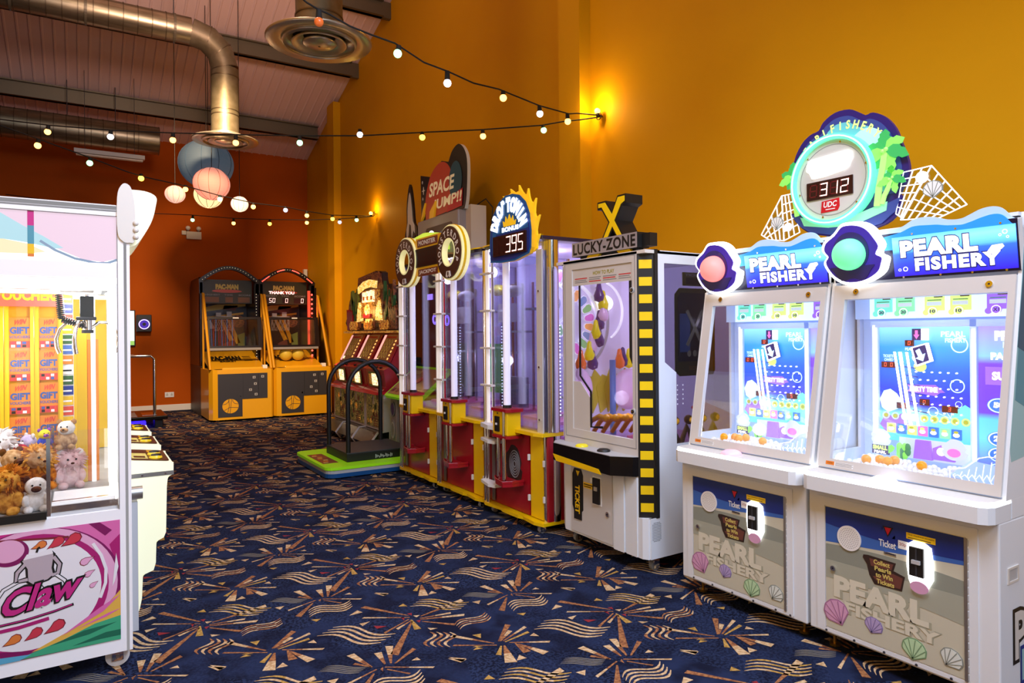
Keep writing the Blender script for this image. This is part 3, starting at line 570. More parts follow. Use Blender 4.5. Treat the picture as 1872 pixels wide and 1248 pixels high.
    b = B(); b.poly(TOP, C, .735, .797, 'white'); b.obj('counter', t, .008, seg=3); B().box(-.385, .385, .102, .86, .735, .812, 'white').obj('middle_plinth', t, .003)
    b = B(); b.poly(TOP, [(x*.985, y+.004 if y < 0 else y) for x, y in C], .797, .8115, 'led_white'); b.obj('light_strip', t, label='glowing white strip along the counter edge')
    b = B(); b.poly(TOP, [(x*.975, y+.012 if y < 0 else y) for x, y in C], .8115, .815, 'offwhite'); b.obj('counter_top', t)
    b = B(); b.lathe((-.03, -.015, .815), [(.052, 0), (.052, .006), (.046, .014), (.03, .022), (.0, .025)], ball+'_button', 28); b.obj('push_button', t)
    # slanted door
    tl = math.atan2(.148, .835); sf = Fr((0, .05, .822), (1, 0, 0), (0, math.sin(tl), math.cos(tl)))
    L = .848
    b = B(); b.frame(sf, -.368, .372, 0, L, -.314, .347, .042, L-.068, -.018, .006, 'cream_metal'); b.obj('door_frame', t, .003)
    b = B(); b.rect(sf, -.315, .348, .041, L-.067, -.004, -.001, 'glass'); b.obj('door_glass', t)
    each(lambda b, x: b.ell(sf, x, L-.034, .013, .013, .006, .012, 'chrome', 16).ell(sf, x, L-.034, .004, .004, .012, .0125, 'black', 8), (-.26, .283), 'lock', t)
    b = B(); b.rect(sf, -.33, -.29, .014, .030, .006, .007, 'orange').rect(sf, -.288, -.20, .010, .030, .006, .0068, 'label_white'); b.text(sf, 'ATTENTION', -.322, -.297, .019, .025, .0075, 'black')
    for i in range(4): b.rect(sf, -.284, -.206+.006*(i % 2), .0125+.0045*i, .0145+.0045*i, .0072, .0072, 'grey')
    b.obj('warning_label', t)
    # upper side walls
    SH = [(.055, .81), (.86, .81), (.86, 1.9), (.24, 1.9), (.21, 1.67)]
    for sx in (-1, 1):
        b = B(); x = sx*.385; sd = Fr((x if sx > 0 else x+.014, 0, 0), (0, 1, 0)) # n=+x
        if sx < 0:      # windowed wall
            for q in ([(.055, .81), (.12, .81), (.265, 1.62), (.20, 1.67)], [(.12, .81), (.40, .81), (.40, .875), (.13, .875)], [(.40, .81), (.86, .81), (.86, 1.9), (.40, 1.9)], [(.20, 1.62), (.40, 1.60), (.40, 1.9), (.24, 1.9), (.21, 1.67)]): b.poly(sd, q, -.014, 0, 'white')
        else:
            b.poly(sd, SH, -.014, 0, 'white')
            if ball == 'green':
                b.poly(sd, [(.10, .95), (.86, 1.02), (.86, 1.9), (.24, 1.9), (.21, 1.67), (.09, 1.0)], 0, .0006, 'teal_pale'); b.poly(sd, [(.135, 1.18), (.30, 1.12), (.5, 1.2), (.86, 1.15), (.86, 1.9), (.24, 1.9), (.205, 1.60)], .0006, .001, 'teal'); b.poly(sd, [(.16, 1.38), (.4, 1.30), (.86, 1.42), (.86, 1.9), (.24, 1.9), (.21, 1.64)], .001, .0014, 'teal_dark')
                b.ell(sd, .30, 1.02, .035, .09, .0014, .0018, 'ink_violet', 20)
        b.obj('side_panel', t)
    if ball == 'green':
        b = B(); sd = Fr((.385, 0, 0), (0, 1, 0)); b.text(sd, 'PEARL', .10, .66, .19, .40, .0014, 'black', .09); b.text(sd, 'PEARL', .115, .65, .205, .385, .0022, 'offwhite', .03)
        b.text(sd, 'FISHERY', .16, .72, .10, .25, .0026, 'navy', .09); b.text(sd, 'FISHERY', .17, .71, .115, .235, .003, 'teal_pale', .03); b.obj('side_lettering', t)
        b = B(); b.frame(sd, .06, .15, .50, .56, .070, .140, .508, .552, 0, .004, 'offwhite'); b.rect(sd, .070, .140, .508, .552, .0, .001, 'light_grey'); b.obj('hand_grip', t)
    b = B(); b.box(-.37, .37, .845, .86, .81, 1.9, 'white').box(-.37, .37, .22, .86, 1.885, 1.9, 'white'); b.obj('back_panel', t)
    # interior
    b = B(); b.box(-.37, .37, .43, .84, .82, 1.62, 'interior_white').box(-.37, .37, .215, .43, 1.60, 1.62, 'interior_white').box(-.37, .37, .06, .43, .812, .822, 'interior_white').rect(Fr((0, .36, 0)), -.37, .37, 1.50, 1.60, -.01, 0, 'interior_white')
    b.rect(Fr((0, .40, 0)), -.30, -.27, .83, 1.49, 0, .02, 'interior_white').rect(Fr((0, .40, 0)), .13, .155, .83, 1.49, 0, .03, 'interior_white').rect(Fr((0, .40, 0)), -.30, .36, 1.46, 1.49, 0, .03, 'interior_white'); b.obj('inner_case', t)
    bf = Fr((0, .395, 0)); b = B(); b.rect(bf, -.272, .132, .93, 1.462, 0, .002, 'sea_print')
    for i in range(7):
        for j in range(6+i % 2): b.ell(bf, -.10+.034*j-.017*(i % 2), 1.04+.036*i, .0035, .0035, .002, .012, 'ink_white', 8)
    for x, z, r in ((.08, 1.38, .035), (.07, 1.20, .030), (.075, 1.12, .014), (-.03, 1.08, .022), (-.10, 1.32, .02)): b.ring(bf, x, z, r*.86, r, .002, .003, 'ink_lightblue', 24)
    b.ell(bf, -.08, 1.285, .028, .024, .002, .003, 'ink_lime', 20, a0=-20, a1=200) if False else b.ell(bf, -.085, 1.28, .028, .024, .002, .0035, 'ink_lime', 20)
    b.poly(bf, [(-.27, 1.12), (-.25, 1.16), (-.22, 1.17), (-.19, 1.15), (-.17, 1.12), (-.185, 1.08), (-.23, 1.06), (-.26, 1.08)], .002, .004, 'ink_lightblue'); b.ell(bf, -.22, 1.125, .04, .012, .004, .005, 'ink_white', 20)
    b.poly(bf, [(-.27, 1.0), (-.24, 1.06), (-.20, 1.03), (-.17, 1.06), (-.13, 1.0), (-.16, .97), (-.24, .965)], .002, .004, 'ink_violet')
    b.poly(bf, [(.132, 1.10), (.10, 1.12), (.06, 1.09), (.04, 1.05), (.08, 1.02), (.132, 1.03)], .002, .004, 'ink_mint')
    b.poly(bf, [(-.14, 1.195), (-.13, 1.18), (-.14, 1.165), (-.02, 1.150), (.0, 1.165), (.02, 1.168), (.0, 1.185), (-.02, 1.20)], .002, .006, 'ink_violet'); b.text(bf, 'PARTY TIME', -.128, -.008, 1.166, 1.190, .0075, 'ink_white', .05)
    for i in range(9): b.ring(bf, -.24+.043*i, 1.045, .012, .017, .002, .006, 'ink_lime' if i > 3 else 'ink_grey', 18); b.ell(bf, -.24+.043*i, 1.045, .010, .010, .002, .006, 'ink_white' if i in (2, 3) else 'ink_olive', 14)
    for k in range(5): a = R(20+35*k); b.strip(bf, [(.045, 1.055), (.045+.055*math.cos(a), 1.055+.055*math.sin(a))], .0018, .002, .004, 'ink_lightblue')
    b.text(bf, 'PEARL', .005, .105, 1.415, 1.44, .004, 'ink_lightblue', .04); b.text(bf, 'FISHERY', .022, .108, 1.39, 1.41, .004, 'ink_lightblue', .04)
    b.text(bf, 'PEARL', -.150, -.108, 1.352, 1.366, .004, 'ink_lightblue', .03); b.text(bf, 'TICKETS', -.252, -.205, 1.318, 1.332, .004, 'ink_lightblue', .03); b.text(bf, 'OWED', -.247, -.205, 1.300, 1.314, .004, 'ink_lightblue', .03)
    for i in range(7): b.rect(bf, -.235+.047*i, -.195+.047*i, .965, 1.01, .002, .008, ('ink_lime', 'ink_blue', 'ink_lime', 'ink_pink', 'ink_blue', 'ink_green', 'ink_blue')[i]); b.ell(bf, -.215+.047*i, .985, .013, .009, .008, .010, 'ink_white', 14); b.ell(bf, -.215+.047*i, .998, .010, .006, .010, .011, 'ink_lime' if i % 2 else 'ink_olive', 12)
    b.obj('playfield', t, label='blue undersea pin board'); b = B()
    for x, z, wd, n in ((-.148, 1.372, .038, '0'), (-.258, 1.270, .062, '0 0'), (-.188, 1.082, .055, num[0]), (.010, 1.082, .062, num[1])) + (((-.085, 1.105, .04, '0'),) if ball == 'green' else ()):
        b.rect(bf, x, x+wd, z, z+.028, .002, .010, 'disp_red'); b.digits(bf, n, x+wd*.5-.006*len(n), z+.006, .011, .017, .0105, 'digit_red')
    b.obj('score_display', t); b = B()
    for k, x in enumerate((-.19, -.165, -.135)[:3]): b.add([bf.p(x-.006, 1.345, .02), bf.p(x+.006, 1.345, .02), bf.p(x+.055, 1.01, .02), bf.p(x+.043, 1.01, .02)], [(0, 1, 2, 3)], 'led_white') if k != 1 else b.add([bf.p(x-.008, 1.345, .02), bf.p(x+.008, 1.345, .02), bf.p(x+.054, 1.01, .02), bf.p(x+.038, 1.01, .02)], [(0, 1, 2, 3)], 'led_white')
    for k in range(6): b.tube([bf.p(-.175+.012*k, 1.28-.04*k, .012), bf.p(-.10+.010*k, 1.272-.04*k, .012)], .0022, 'ink_dark', 5)
    b.obj('light_rail', t, label='glowing white drop rails')
    cf = Fr(bf.p(-.065, 1.335, .012), (.86, 0, .5), (-.42, 0, .9)); b = B(); b.poly(cf, [(-.035, -.035), (.03, -.045), (.045, .03), (-.02, .045)], 0, .03, 'ink_dark'); b.strip(cf, [(-.035, -.035), (.03, -.045), (.045, .03), (-.02, .045)], .008, .01, .034, 'ink_white', True); b.poly(cf, [(-.01, .025), (.01, .025), (.01, -.005), (.024, -.005), (0, -.032), (-.024, -.005), (-.01, -.005)], .03, .033, 'ink_lightblue'); b.rect(bf, -.115, -.075, 1.40, 1.452, .004, .012, 'ink_dark').rect(bf, -.075, -.045, 1.40, 1.452, .004, .012, 'ink_white'); b.poly(bf, [(-.101, 1.445), (-.089, 1.445), (-.089, 1.425), (-.082, 1.425), (-.095, 1.405), (-.108, 1.425), (-.101, 1.425)], .012, .013, 'ink_pink'); b.obj('launcher', t)
    # purple odds panel on the right and at the side
    b = B(); pf = Fr((0, .385, 0)); b.rect(pf, .158, .37, .83, 1.46, 0, .004, 'violet_print'); b.text(pf, 'PEARL', .22, .35, 1.40, 1.44, .006, 'ink_white', .06); b.text(pf, 'FISHERY', .25, .36, 1.37, 1.395, .006, 'ink_lightblue', .05); b.text(pf, 'PARTY', .205, .33, 1.32, 1.35, .006, 'ink_white', .05); b.rect(pf, .185, .34, 1.215, 1.29, .004, .007, 'ink_violet'); b.text(pf, 'SUPER', .21, .335, 1.235, 1.27, .008, 'ink_white', .05)
    for z, s in ((1.13, '50'), (.99, '25'), (.925, '20'), (.86, '15')): b.ell(pf, .235, z, .045, .032, .004, .007, 'ink_blue', 24).ring(pf, .235, z, .036, .042, .007, .008, 'ink_lightblue', 24, .72); b.text(pf, s, .215, .255, z-.010, z+.014, .009, 'ink_white', .06)
    b.obj('odds_panel', t, label='violet prize panel')
    # ticket cards along the top
    tf = Fr((0, .33, 0)); b = B(); b.rect(tf, -.28, .37, 1.50, 1.60, -.002, 0, 'ink_lightblue')
    for x, m in ((-.255, 'ink_mint'), (-.155, 'ink_green'), (-.03, 'ink_lime'), (.075, 'ink_lime'), (.215, 'ink_violet')):
        b.rect(tf, x, x+.082, 1.53, 1.60, 0, .005, m).rect(tf, x+.04, x+.075, 1.588, 1.60, .005, .007, 'black'); b.ell(tf, x+.035, 1.528, .020, .017, .005, .009, m, 20).ring(tf, x+.035, 1.528, .0155, .018, .009, .010, 'ink_white', 20).ell(tf, x+.005, 1.523, .013, .013, .004, .006, m, 14)
        b.text(tf, {'ink_violet': 'X1', 'ink_lime': '10'}.get(m, '20'), x+.024, x+.047, 1.521, 1.536, .0105, 'ink_dark', .04); b.rect(tf, x+.01, x+.07, 1.553, 1.570, .005, .006, 'ink_grey').rect(tf, x+.012, x+.07, 1.575, 1.579, .005, .006, 'ink_dgreen')
    b.obj('ticket_cards', t)
    # scenery at the bottom
    b = B(); lf = Fr((0, .375, 0)); b.rect(lf, -.17, .13, .86, .952, 0, .004, 'ink_grey'); b.poly(lf, [(-.10, .865), (-.02, .865), (-.03, .95), (-.09, .95)], .004, .02, 'ink_violet'); b.poly(lf, [(-.02, .87), (.07, .87), (.08, .91), (.03, .945), (-.02, .92)], .004, .012, 'ink_violet'); b.ball(lf.p(.02, .91, .02), .018, 'ink_white', 10, 6)
    for k in range(9): b.ball(lf.p(-.155+.012*(k % 4), .875+.017*(k//3), .03), .015, 'ink_dgreen' if k % 2 else 'palm_green', 8, 6, (1, .7, 1.4))
    b.obj('reef_panel', t)
    lf = Fr((0, .33, 0)); b = B(); b.poly(lf, clam_outline(-.232, .945, .045, .04), 0, .004, 'ink_grey'); b.ell(lf, -.242, .937, .018, .014, .004, .008, 'ink_white', 14); b.ell(lf, -.222, .94, .016, .014, .004, .008, 'ink_white', 14); b.ell(lf, -.232, .953, .014, .013, .004, .008, 'ink_white', 14); b.rect(lf, -.272, -.192, .868, .91, 0, .005, 'ink_dark'); b.text(lf, 'SMALL', -.268, -.200, .888, .908, .0055, 'ink_lime', .06); b.text(lf, 'PEARL', -.262, -.206, .871, .884, .0055, 'ink_white', .04); b.poly(lf, [(-.195, .875), (-.175, .888), (-.165, .905), (-.18, .918), (-.195, .91)], .004, .006, 'palm_green'); b.obj('small_pearl_sign', t)
    b = B(); b.poly(lf, clam_outline(.085, .93, .05, .045), 0, .004, 'ink_grey'); b.ell(lf, .085, .917, .026, .018, .004, .008, 'ink_pink', 18); b.obj('shell_marker', t)
    # tray of pearls
    b = B(); rd = random.Random(5); r = .0115; n = 0
    for layer in range(2):
        for i in range(27):
            for j in range(11):
                x = -.27+i*.0205+(.0102 if j % 2 else 0)+rd.uniform(-.003, .003); y = .10+j*.0195+rd.uniform(-.003, .003)
                if x > .16 or (layer and rd.random() < .45): continue
                z = .834+layer*.016+rd.uniform(-.002, .004)+(.006 if y > .2 else 0)
                b.ball((x, y, z), r, 'ball_pearl', 8, 5)
    b.obj('pearl_pile', t, kind='stuff', label='heap of small white pearls')
    for x, y in ((-.185, .125), (-.145, .165), (-.105, .15), (-.10, .20), (.03, .17))[:5]: B().ball((x+(0 if ball == 'green' else -.01), y, .872), .021, 'ball_amber', 14, 9).obj('amber_ball', t)
    # chute at the front right
    b = B(); gf = Fr((0, .12, 0)); P = [(.165, .83), (.165, .885), (.22, .90), (.27, .945), (.30, .955), (.335, .955), (.335, .83)]
    b.poly(gf, P, 0, .004, 'net_clear'); b.strip(gf, P, .004, .001, .005, 'lattice', True)
    for k in range(6):
        x = .18+k*.026; top = .87+k*.013
        b.strip(gf, [(x, .835), (x+.005, .85), (x-.004, .865), (x+.004, top)], .0022, .001, .005, 'lattice').strip(gf, [(x, .86), (x+.013, .868+.004*k), (x+.026, .86)], .002, .001, .005, 'lattice')
    b.obj('chute_guard', t)
    b = B(); b.add([(.16, .12, .86), (.36, .10, .83), (.36, .36, .87), (.16, .30, .90)], [(0, 1, 2, 3)], 'interior_white'); b.obj('chute', t)
    # inner light tubes
    b = B(); b.cyl((-.285, .375, .86), (-.285, .375, 1.47), .008, 'tube_white', 8).cyl((.148, .36, .86), (.148, .36, 1.45), .006, 'tube_white', 8).cyl((-.352, .11, .86), (-.352, .22, 1.55), .008, 'tube_white', 8).cyl((.345, .12, .86), (.345, .22, 1.50), .006, 'tube_white', 8); b.obj('light_tube', t)
    # header
    hf = Fr((0, .20, 1.672), (1, 0, 0), (0, -.03/.2, 1)); Hh = 1.672
    b = B(); b.rect(hf, -.37, .385, 0, .2, -.04, 0, 'header_navy', 'white'); b.box(-.37, .385, .25, .6, 1.66, 1.87, 'white'); b.obj('header_box', t, .003)
    V = lambda z: z-Hh
    b = B(); b.rect(hf, -.088, .378, V(1.682), V(1.852), 0, .004, 'sign_print'); blob_text(b, hf, -.055, .325, V(1.70), V(1.835), .004)
    for x, z, r in ((-.04, 1.712, .010), (-.064, 1.710, .006), (.342, 1.826, .009), (.325, 1.815, .005), (.35, 1.805, .005)): b.ring(hf, x, V(z), r*.72, r, .004, .005, 'ink_white', 16)
    b.obj('lit_sign', t, label='backlit blue title sign')
    b = B(); wv = [(-.20, 1.87), (-.162, 1.880), (-.13, 1.890), (-.054, 1.893), (.0, 1.918), (.04, 1.924), (.09, 1.917), (.138, 1.900), (.187, 1.897), (.225, 1.910), (.261, 1.924), (.301, 1.928), (.335, 1.915), (.364, 1.878)]
    wv = smooth(wv, False, 4)
    b.poly(hf, [(x, V(z)) for x, z in wv]+[(.385, V(1.865)), (.385, V(1.82)), (-.20, V(1.82))], -.012, -.006, 'wave_sheet')
    b.poly(hf, [(x, V(z)-.028-.006*math.sin(x*30)) for x, z in wv]+[(.378, V(1.845)), (.378, V(1.80)), (-.20, V(1.80))], -.004, .0015, 'wave_blue'); b.obj('wave_board', t)
    each(lambda b, q: b.ell(hf, q[0], q[1], .0045, .0045, 0, .007, 'chrome', 10), [(x, .006) for x in (-.30, -.18, -.05, .10, .22, .34)]+[(x, .188) for x in (.0, .17, .33)], 'screw', t)
    b = B(); cx, cz = -.252, V(1.803)
    b.poly(hf, clam_outline(cx, cz, .142, .142), -.01, .045, 'halo_white'); b.poly(hf, clam_outline(cx, cz, .128, .128), .045, .050, 'shell_purple')
    b.poly(hf, [(cx+.105*math.cos(R(a)), cz-.045+.075*math.sin(R(a))-.01*(math.cos(R(a*6)))) for a in range(180, 361, 12)], .05, .054, 'shell_dark')
    b.ell(hf, cx, cz+.01, .085, .090, .050, .052, 'shell_dark', 32); b.obj('clam_surround', t, label='purple clam surround with a glowing white rim')
    b = B(); c = hf.p(cx, cz, .065); b.ball(c, .072, ball+'_ball', 28, 18); b.obj('globe', t, label='glowing %s globe' % ('coral pink' if ball == 'pink' else 'mint green'))
    # lamps inside
    for x, y, z, p in ((0, .17, 1.40, .9), (.1, .10, 1.05, .4)):
        l = light('POINT', 'cabinet_lamp', (x, y, z), p, 'D8E4FF', .04); l.parent = t
    return t
em('pink_ball', 'FF8A84', .95); em('green_ball', '70F0A4', .9); mat('pink_button', 'F0B8C8', .3, 0, .5, 'FFB0C8'); em('green_button', 'E0E4FF', 3.0)
p1 = pearl('white pearl fishing redemption game with the coral pink globe, left of the pair', 'pink', '', ('6', '5'))
p1.location = (2.83, 2.315, 0)
p2 = pearl('white pearl fishing redemption game with the mint green globe, nearest the camera', 'green', '', ('0', '3'))
p2.location = (2.83, 1.53, 0)
# shared topper
t = thing('jackpot_topper', 'big clam topper with a green light ring and 312 display above the pearl games', 'sign', (3.1, 1.9225, 1.88), -math.pi/2)
F = Fr((0, 0, -1.88)); b = B()
O = [(-.204, 2.05), (-.22, 2.12), (-.25, 2.20), (-.244, 2.316), (-.20, 2.395), (-.15, 2.43), (-.105, 2.440), (-.08, 2.475), (-.02, 2.505), (.054, 2.502), (.10, 2.475), (.135, 2.452), (.17, 2.455), (.225, 2.42), (.27, 2.36), (.295, 2.29), (.325, 2.20), (.326, 2.13), (.288, 2.06), (.300, 2.043), (.28, 1.98), (.222, 1.931), (.10, 1.91), (-.02, 1.905), (-.15, 1.935), (-.22, 1.985), (-.262, 2.05)]
O = smooth(O, True, 3); b.poly(F, O, -.02, 0, 'shell_dark'); em('clam_teal', '5CA8B8', .45); em('clam_light', '9FD8D8', .7); em('clam_navy', '2C3C80', .4); em('bowl_green', '7CC8A0', .6)
b.poly(F, [(.03+(x-.03)*.9, 2.2+(z-2.2)*.9) for x, z in O[:57]], 0, .003, 'clam_navy'); b.poly(F, [(.03+(x-.03)*.74, 2.2+(z-2.2)*.80) for x, z in O[:57]], .003, .005, 'clam_teal'); b.ell(F, .14, 2.24, .11, .15, .005, .006, 'clam_light', 24)
b.poly(F, [(-.255, 2.045), (-.18, 2.02), (-.10, 1.99), (.0, 1.975), (.10, 1.985), (.2, 2.01), (.295, 2.04), (.27, 1.98), (.21, 1.935), (.1, 1.915), (-.02, 1.91), (-.15, 1.94), (-.21, 1.98)], .006, .012, 'clam_navy')
b.poly(F, [(-.20, 2.02), (-.10, 2.0), (.1, 1.995), (.24, 2.03), (.235, 1.99), (.12, 1.955), (.06, 1.945), (-.05, 1.95), (-.18, 1.975)], .012, .016, 'bowl_green')
b.obj('clam_board', t)
b = B(); b.arc(F, 'PEARLFISHERY', .015, 2.17, .250, 150, 40, .054, 'ink_lime', .0075, .03, .80, ry=1.05); b.obj('title_letters', t, label='pale green arched letters')
b = B(); b.ring(F, -.018, 2.176, .190, .214, .0, .05, 'ring_green', 48, 1.02); b.ring(F, -.018, 2.176, .2, .206, .05, .054, 'ring_pale', 48, 1.02); b.obj('light_ring', t, label='glowing mint green ring')
b = B(); b.ell(F, -.018, 2.176, .192, .196, 0, .03, 'cream_metal', 48); b.ring(F, -.018, 2.176, .168, .171, .03, .031, 'grey', 48)
for k in range(6): a = R(15+60*k); b.ell(F, -.018+.178*math.cos(a), 2.176+.18*math.sin(a), .005, .005, .03, .034, 'chrome', 10)
b.obj('round_face', t)
b = B(); P = [(-.148, 2.268), (-.14, 2.29), (.06, 2.302), (.085, 2.29), (.088, 2.262), (.075, 2.245), (.07, 2.225), (.05, 2.212), (-.05, 2.198), (-.12, 2.198), (-.128, 2.215), (-.135, 2.228), (-.15, 2.24)]
b.poly(F, P, .03, .036, 'halo_white'); b.obj('lit_badge', t, label='overexposed glowing white badge')
b = B(); b.rect(F, -.149, .090, 2.092, 2.180, .03, .036, 'digit_off'); b.digits(F, ' 312', -.135, 2.104, .042, .064, .037, 'digit_hot', 'disp_red', .28); b.obj('digit_display', t)
b = B(); b.poly(F, [(-.07, 2.078), (.02, 2.084), (.022, 2.045), (.012, 2.026), (-.075, 2.022)], .03, .033, 'red_bright'); b.text(F, 'UDC', -.062, .006, 2.046, 2.074, .0336, 'label_white', .03, shear=.15); b.rect(F, -.05, .0, 2.034, 2.038, .0336, .0336, 'label_white'); b.obj('maker_badge', t)
def palm(cx, cz, s, tx, tz, mir=1):
    b = B(); b.strip(F, [(tx, tz), (tx+.01*mir, (tz*2+cz)/3), (cx-.012*mir, (tz+cz*2)/3), (cx, cz)], .022*s+.006, .016, .024, 'trunk_green')
    for k, (a, l) in enumerate(((90, 1.1), (35, 1.0), (-12, 1.05), (-70, .95), (150, .95), (192, 1.0), (235, .7))):
        a = R(a); d = (math.cos(a), math.sin(a)); n = (-d[1], d[0]); L = .105*s*l; w2 = .032*s
        q = [(0, 0), (.3, .9), (.55, 1.0), (.62, .72), (.78, .75), (1.0, -.1), (.75, -.7), (.6, -.6), (.5, -.95), (.28, -.8)]
        b.poly(F, [(cx+d[0]*L*u+n[0]*w2*v, cz+d[1]*L*u+n[1]*w2*v-.02*s*u*u) for u, v in q], .018+.0015*(k % 3), .022+.0015*(k % 3), 'palm_green' if k % 2 else 'palm_dark')
    b.ball(F.p(cx-.006, cz-.004, .028), .010*s, 'trunk_green', 10, 6).ball(F.p(cx+.008, cz+.002, .028), .010*s, 'trunk_green', 10, 6); return b
palm(.235, 2.262, 1.0, .196, 2.015).obj('palm_cutout', t); palm(.262, 2.13, .62, .220, 2.02).obj('palm_cutout', t); palm(-.235, 2.235, .78, -.215, 2.03, -1).obj('palm_cutout', t)
def net(q, n, m, name='net_board'):
    b = B(); q = [Vector(p) for p in q]; bi = lambda u, v: tuple((q[0]*(1-u)+q[1]*u)*(1-v)+(q[3]*(1-u)+q[2]*u)*v)
    b.poly(F, [tuple(p) for p in q], -.006, -.003, 'net_clear')
    for i in range(n+1): b.strip(F, [bi(i/n, k/6) for k in range(7)], .0045, -.003, .001, 'lattice')
    for j in range(m+1): b.strip(F, [bi(k/6, j/m) for k in range(7)], .0045, -.003, .001, 'lattice')
    return b
b = net([(.306, 2.150), (.423, 2.155), (.30, 1.945), (.27, 1.97)], 3, 6); b2 = net([(.423, 2.155), (.560, 1.965), (.45, 1.925), (.29, 1.94)], 5, 5)
k = len(b.v); b.v += b2.v; b.f += [[i+k for i in f] for f in b2.f]; b.mi += [b._m(b2.ms[i]) for i in b2.mi]; b.sm += b2.sm
b.ell(F, .385, 2.112, .026, .026, .0, .006, 'lattice', 20); shell(b, F, .43, 2.052, .042, 'label_white', 'shell_line', .006, 0); b.obj('net_board', t, label='white fishing net cut-out on clear acrylic')
b = net([(-.319, 2.154), (-.262, 2.155), (-.215, 1.95), (-.308, 1.918)], 3, 5); b2 = net([(-.319, 2.154), (-.308, 1.918), (-.40, 1.935), (-.447, 1.966)], 3, 4)
k = len(b.v); b.v += b2.v; b.f += [[i+k for i in f] for f in b2.f]; b.mi += [b._m(b2.ms[i]) for i in b2.mi]; b.sm += b2.sm
shell(b, F, -.345, 2.015, .038, 'label_white', 'shell_line', .006, 0); b.ell(F, -.28, 1.985, .022, .022, .0, .006, 'lattice', 20); b.obj('net_board', t, label='white fishing net cut-out on clear acrylic')
B().box(-.08, .08, .02, .06, .02, .3, 'white').obj('mounting_post', t)
# ---------------------------------------------------------------- X prize cabinet
em('lavender_lit', 'C8BCE8', .8); mat('wall_lavender', 'CFC4E6', .15, 0, .35, 'CFC4F0'); em('petal_a', 'C86AC8', .7); em('petal_b', '7FB07A', .7); em('petal_c', '6F86C0', .7); em('petal_d', 'E09A60', .7); mat('petal_rim', 'F0F0FF', .3, 0, .6, 'F0F0FF'); mat('deck_violet', '8A5AA8', .15, 0, .25, '9A60C0'); mat('deck_pink', 'C86A9A', .2, 0, .25, 'D070A0')
mat('drip_yellow', 'E0D020', .25, 0, .2, 'E0D020'); mat('drip_violet', '3A2470', .25, 0, .1, '3A2470'); mat('drip_orange', 'E06A30', .25, 0, .2, 'E06A30'); mat('foil_yellow', 'D8CC40', .25, .3); mat('balloon_pink', 'D8B4E0', .3, 0, .2, 'D8B4E0'); mat('plate_grey', '9A9294', .4, .1); mat('smoke_purple', '3A2F4C', .3); mat('display_dark', '1C0A14', .3)
em('led_dot', 'F0F4FF', 4); em('card_screen', '3F5FA0', .5); mat('x_grey_glow', 'A8A49A', .4, 0, .35, 'B0AC98'); mat('board_slate', '3A3C40', .3, 0, .12, '40484C'); mat('olive', '9A9424', .4); mat('speck', 'B0302A', .4, 0, .8, 'FF3030')  # glow in the X grey stands in for lamp light on the board
def caster(parent, x, y, r=.032, m='grey', top=.1, ax='x'):
    f = (lambda a, c: (x+a, y+c)) if ax == 'x' else (lambda a, c: (x+c, y+a))
    def bx(b, a0, a1, c0, c1, z0, z1, mm):
        (xa, ya), (xb, yb) = f(a0, c0), f(a1, c1); b.box(min(xa, xb), max(xa, xb), min(ya, yb), max(ya, yb), z0, z1, mm)
    b = B(); bx(b, -.03, .03, -.03, .03, top-.008, top, 'chrome'); bx(b, -.024, -.018, -.022, .022, r*.6, top-.006, 'chrome'); bx(b, .018, .024, -.022, .022, r*.6, top-.006, 'chrome')
    b.cyl((*f(-.026, 0), r), (*f(.026, 0), r), .008, 'brushed', 10); c = b.obj('caster', parent); B().cyl((*f(-.014, 0), r), (*f(.014, 0), r), r, m, 24).obj('wheel', c)
def petal_wheel(b, fr, cx, cy, r, n=20, h=.0, lim=None):
    ms = ('petal_a', 'petal_b', 'petal_c', 'petal_d')
    if lim is None: b.ell(fr, cx, cy, r, r, h-.01, h, 'lavender_lit', 40)
    for i in range(n):
        a = 2*math.pi*(i+.5)/n; d = (math.cos(a), math.sin(a)); p = (-d[1], d[0])
        if lim is not None and cx+d[0]*r*.62-r*.12 < lim: continue
        w2 = math.pi*r/n*.82
        P = [(cx+d[0]*r*u+p[0]*w2*v, cy+d[1]*r*u+p[1]*w2*v) for u, v in ((.66, -.55), (.86, -.9), (.95, -.72), (1.0, 0), (.95, .72), (.86, .9), (.66, .55), (.62, 0))]
        b.poly(fr, P, h, h+.006, 'petal_rim'); b.poly(fr, [(cx+(x-cx)*.965+.0, cy+(y-cy)*.965) if False else (x*.9+(cx+d[0]*r*.82)*.1, y*.9+(cy+d[1]*r*.82)*.1) for x, y in P], h+.006, h+.008, ms[i % 4])
    if lim is None: b.ring(fr, cx, cy, r*.52, r*.60, h, h+.01, 'petal_rim', 40); b.ell(fr, cx, cy, r*.2, r*.2, h, h+.02, 'light_grey', 24)
t = thing('prize_cabinet', 'white prize cabinet with a black and yellow striped corner and a big X on top', 'arcade machine', (2.80, 3.41, 0), -math.pi/2)
b = B(); P = [(-.46, .08), (-.34, 0), (.17, 0), (.18, -.0), (.42, 0), (.452, .02), (.452, .86), (-.46, .86)]
b.poly(TOP, P, .10, .34, 'white'); b.poly(TOP, P[:4]+[(.385, 0), (.452, .092)]+P[6:], .34, .59, 'white'); b.poly(TOP, [(-.46, .085), (-.342, .0), (-.342, .02), (-.46, .12)], .59, 1.93, 'black'); b.obj('base_cabinet', t, .005)
b = B(); b.rect(XZ, -.265, .155, .115, .575, 0, .006, 'cream_metal'); b.obj('front_door', t, .002)
b = B(); b.rect(XZ, .175, .27, .10, .58, 0, .012, 'white').rect(XZ, .285, .38, .10, .58, 0, .006, 'white'); b.obj('corner_panels', t, .004)
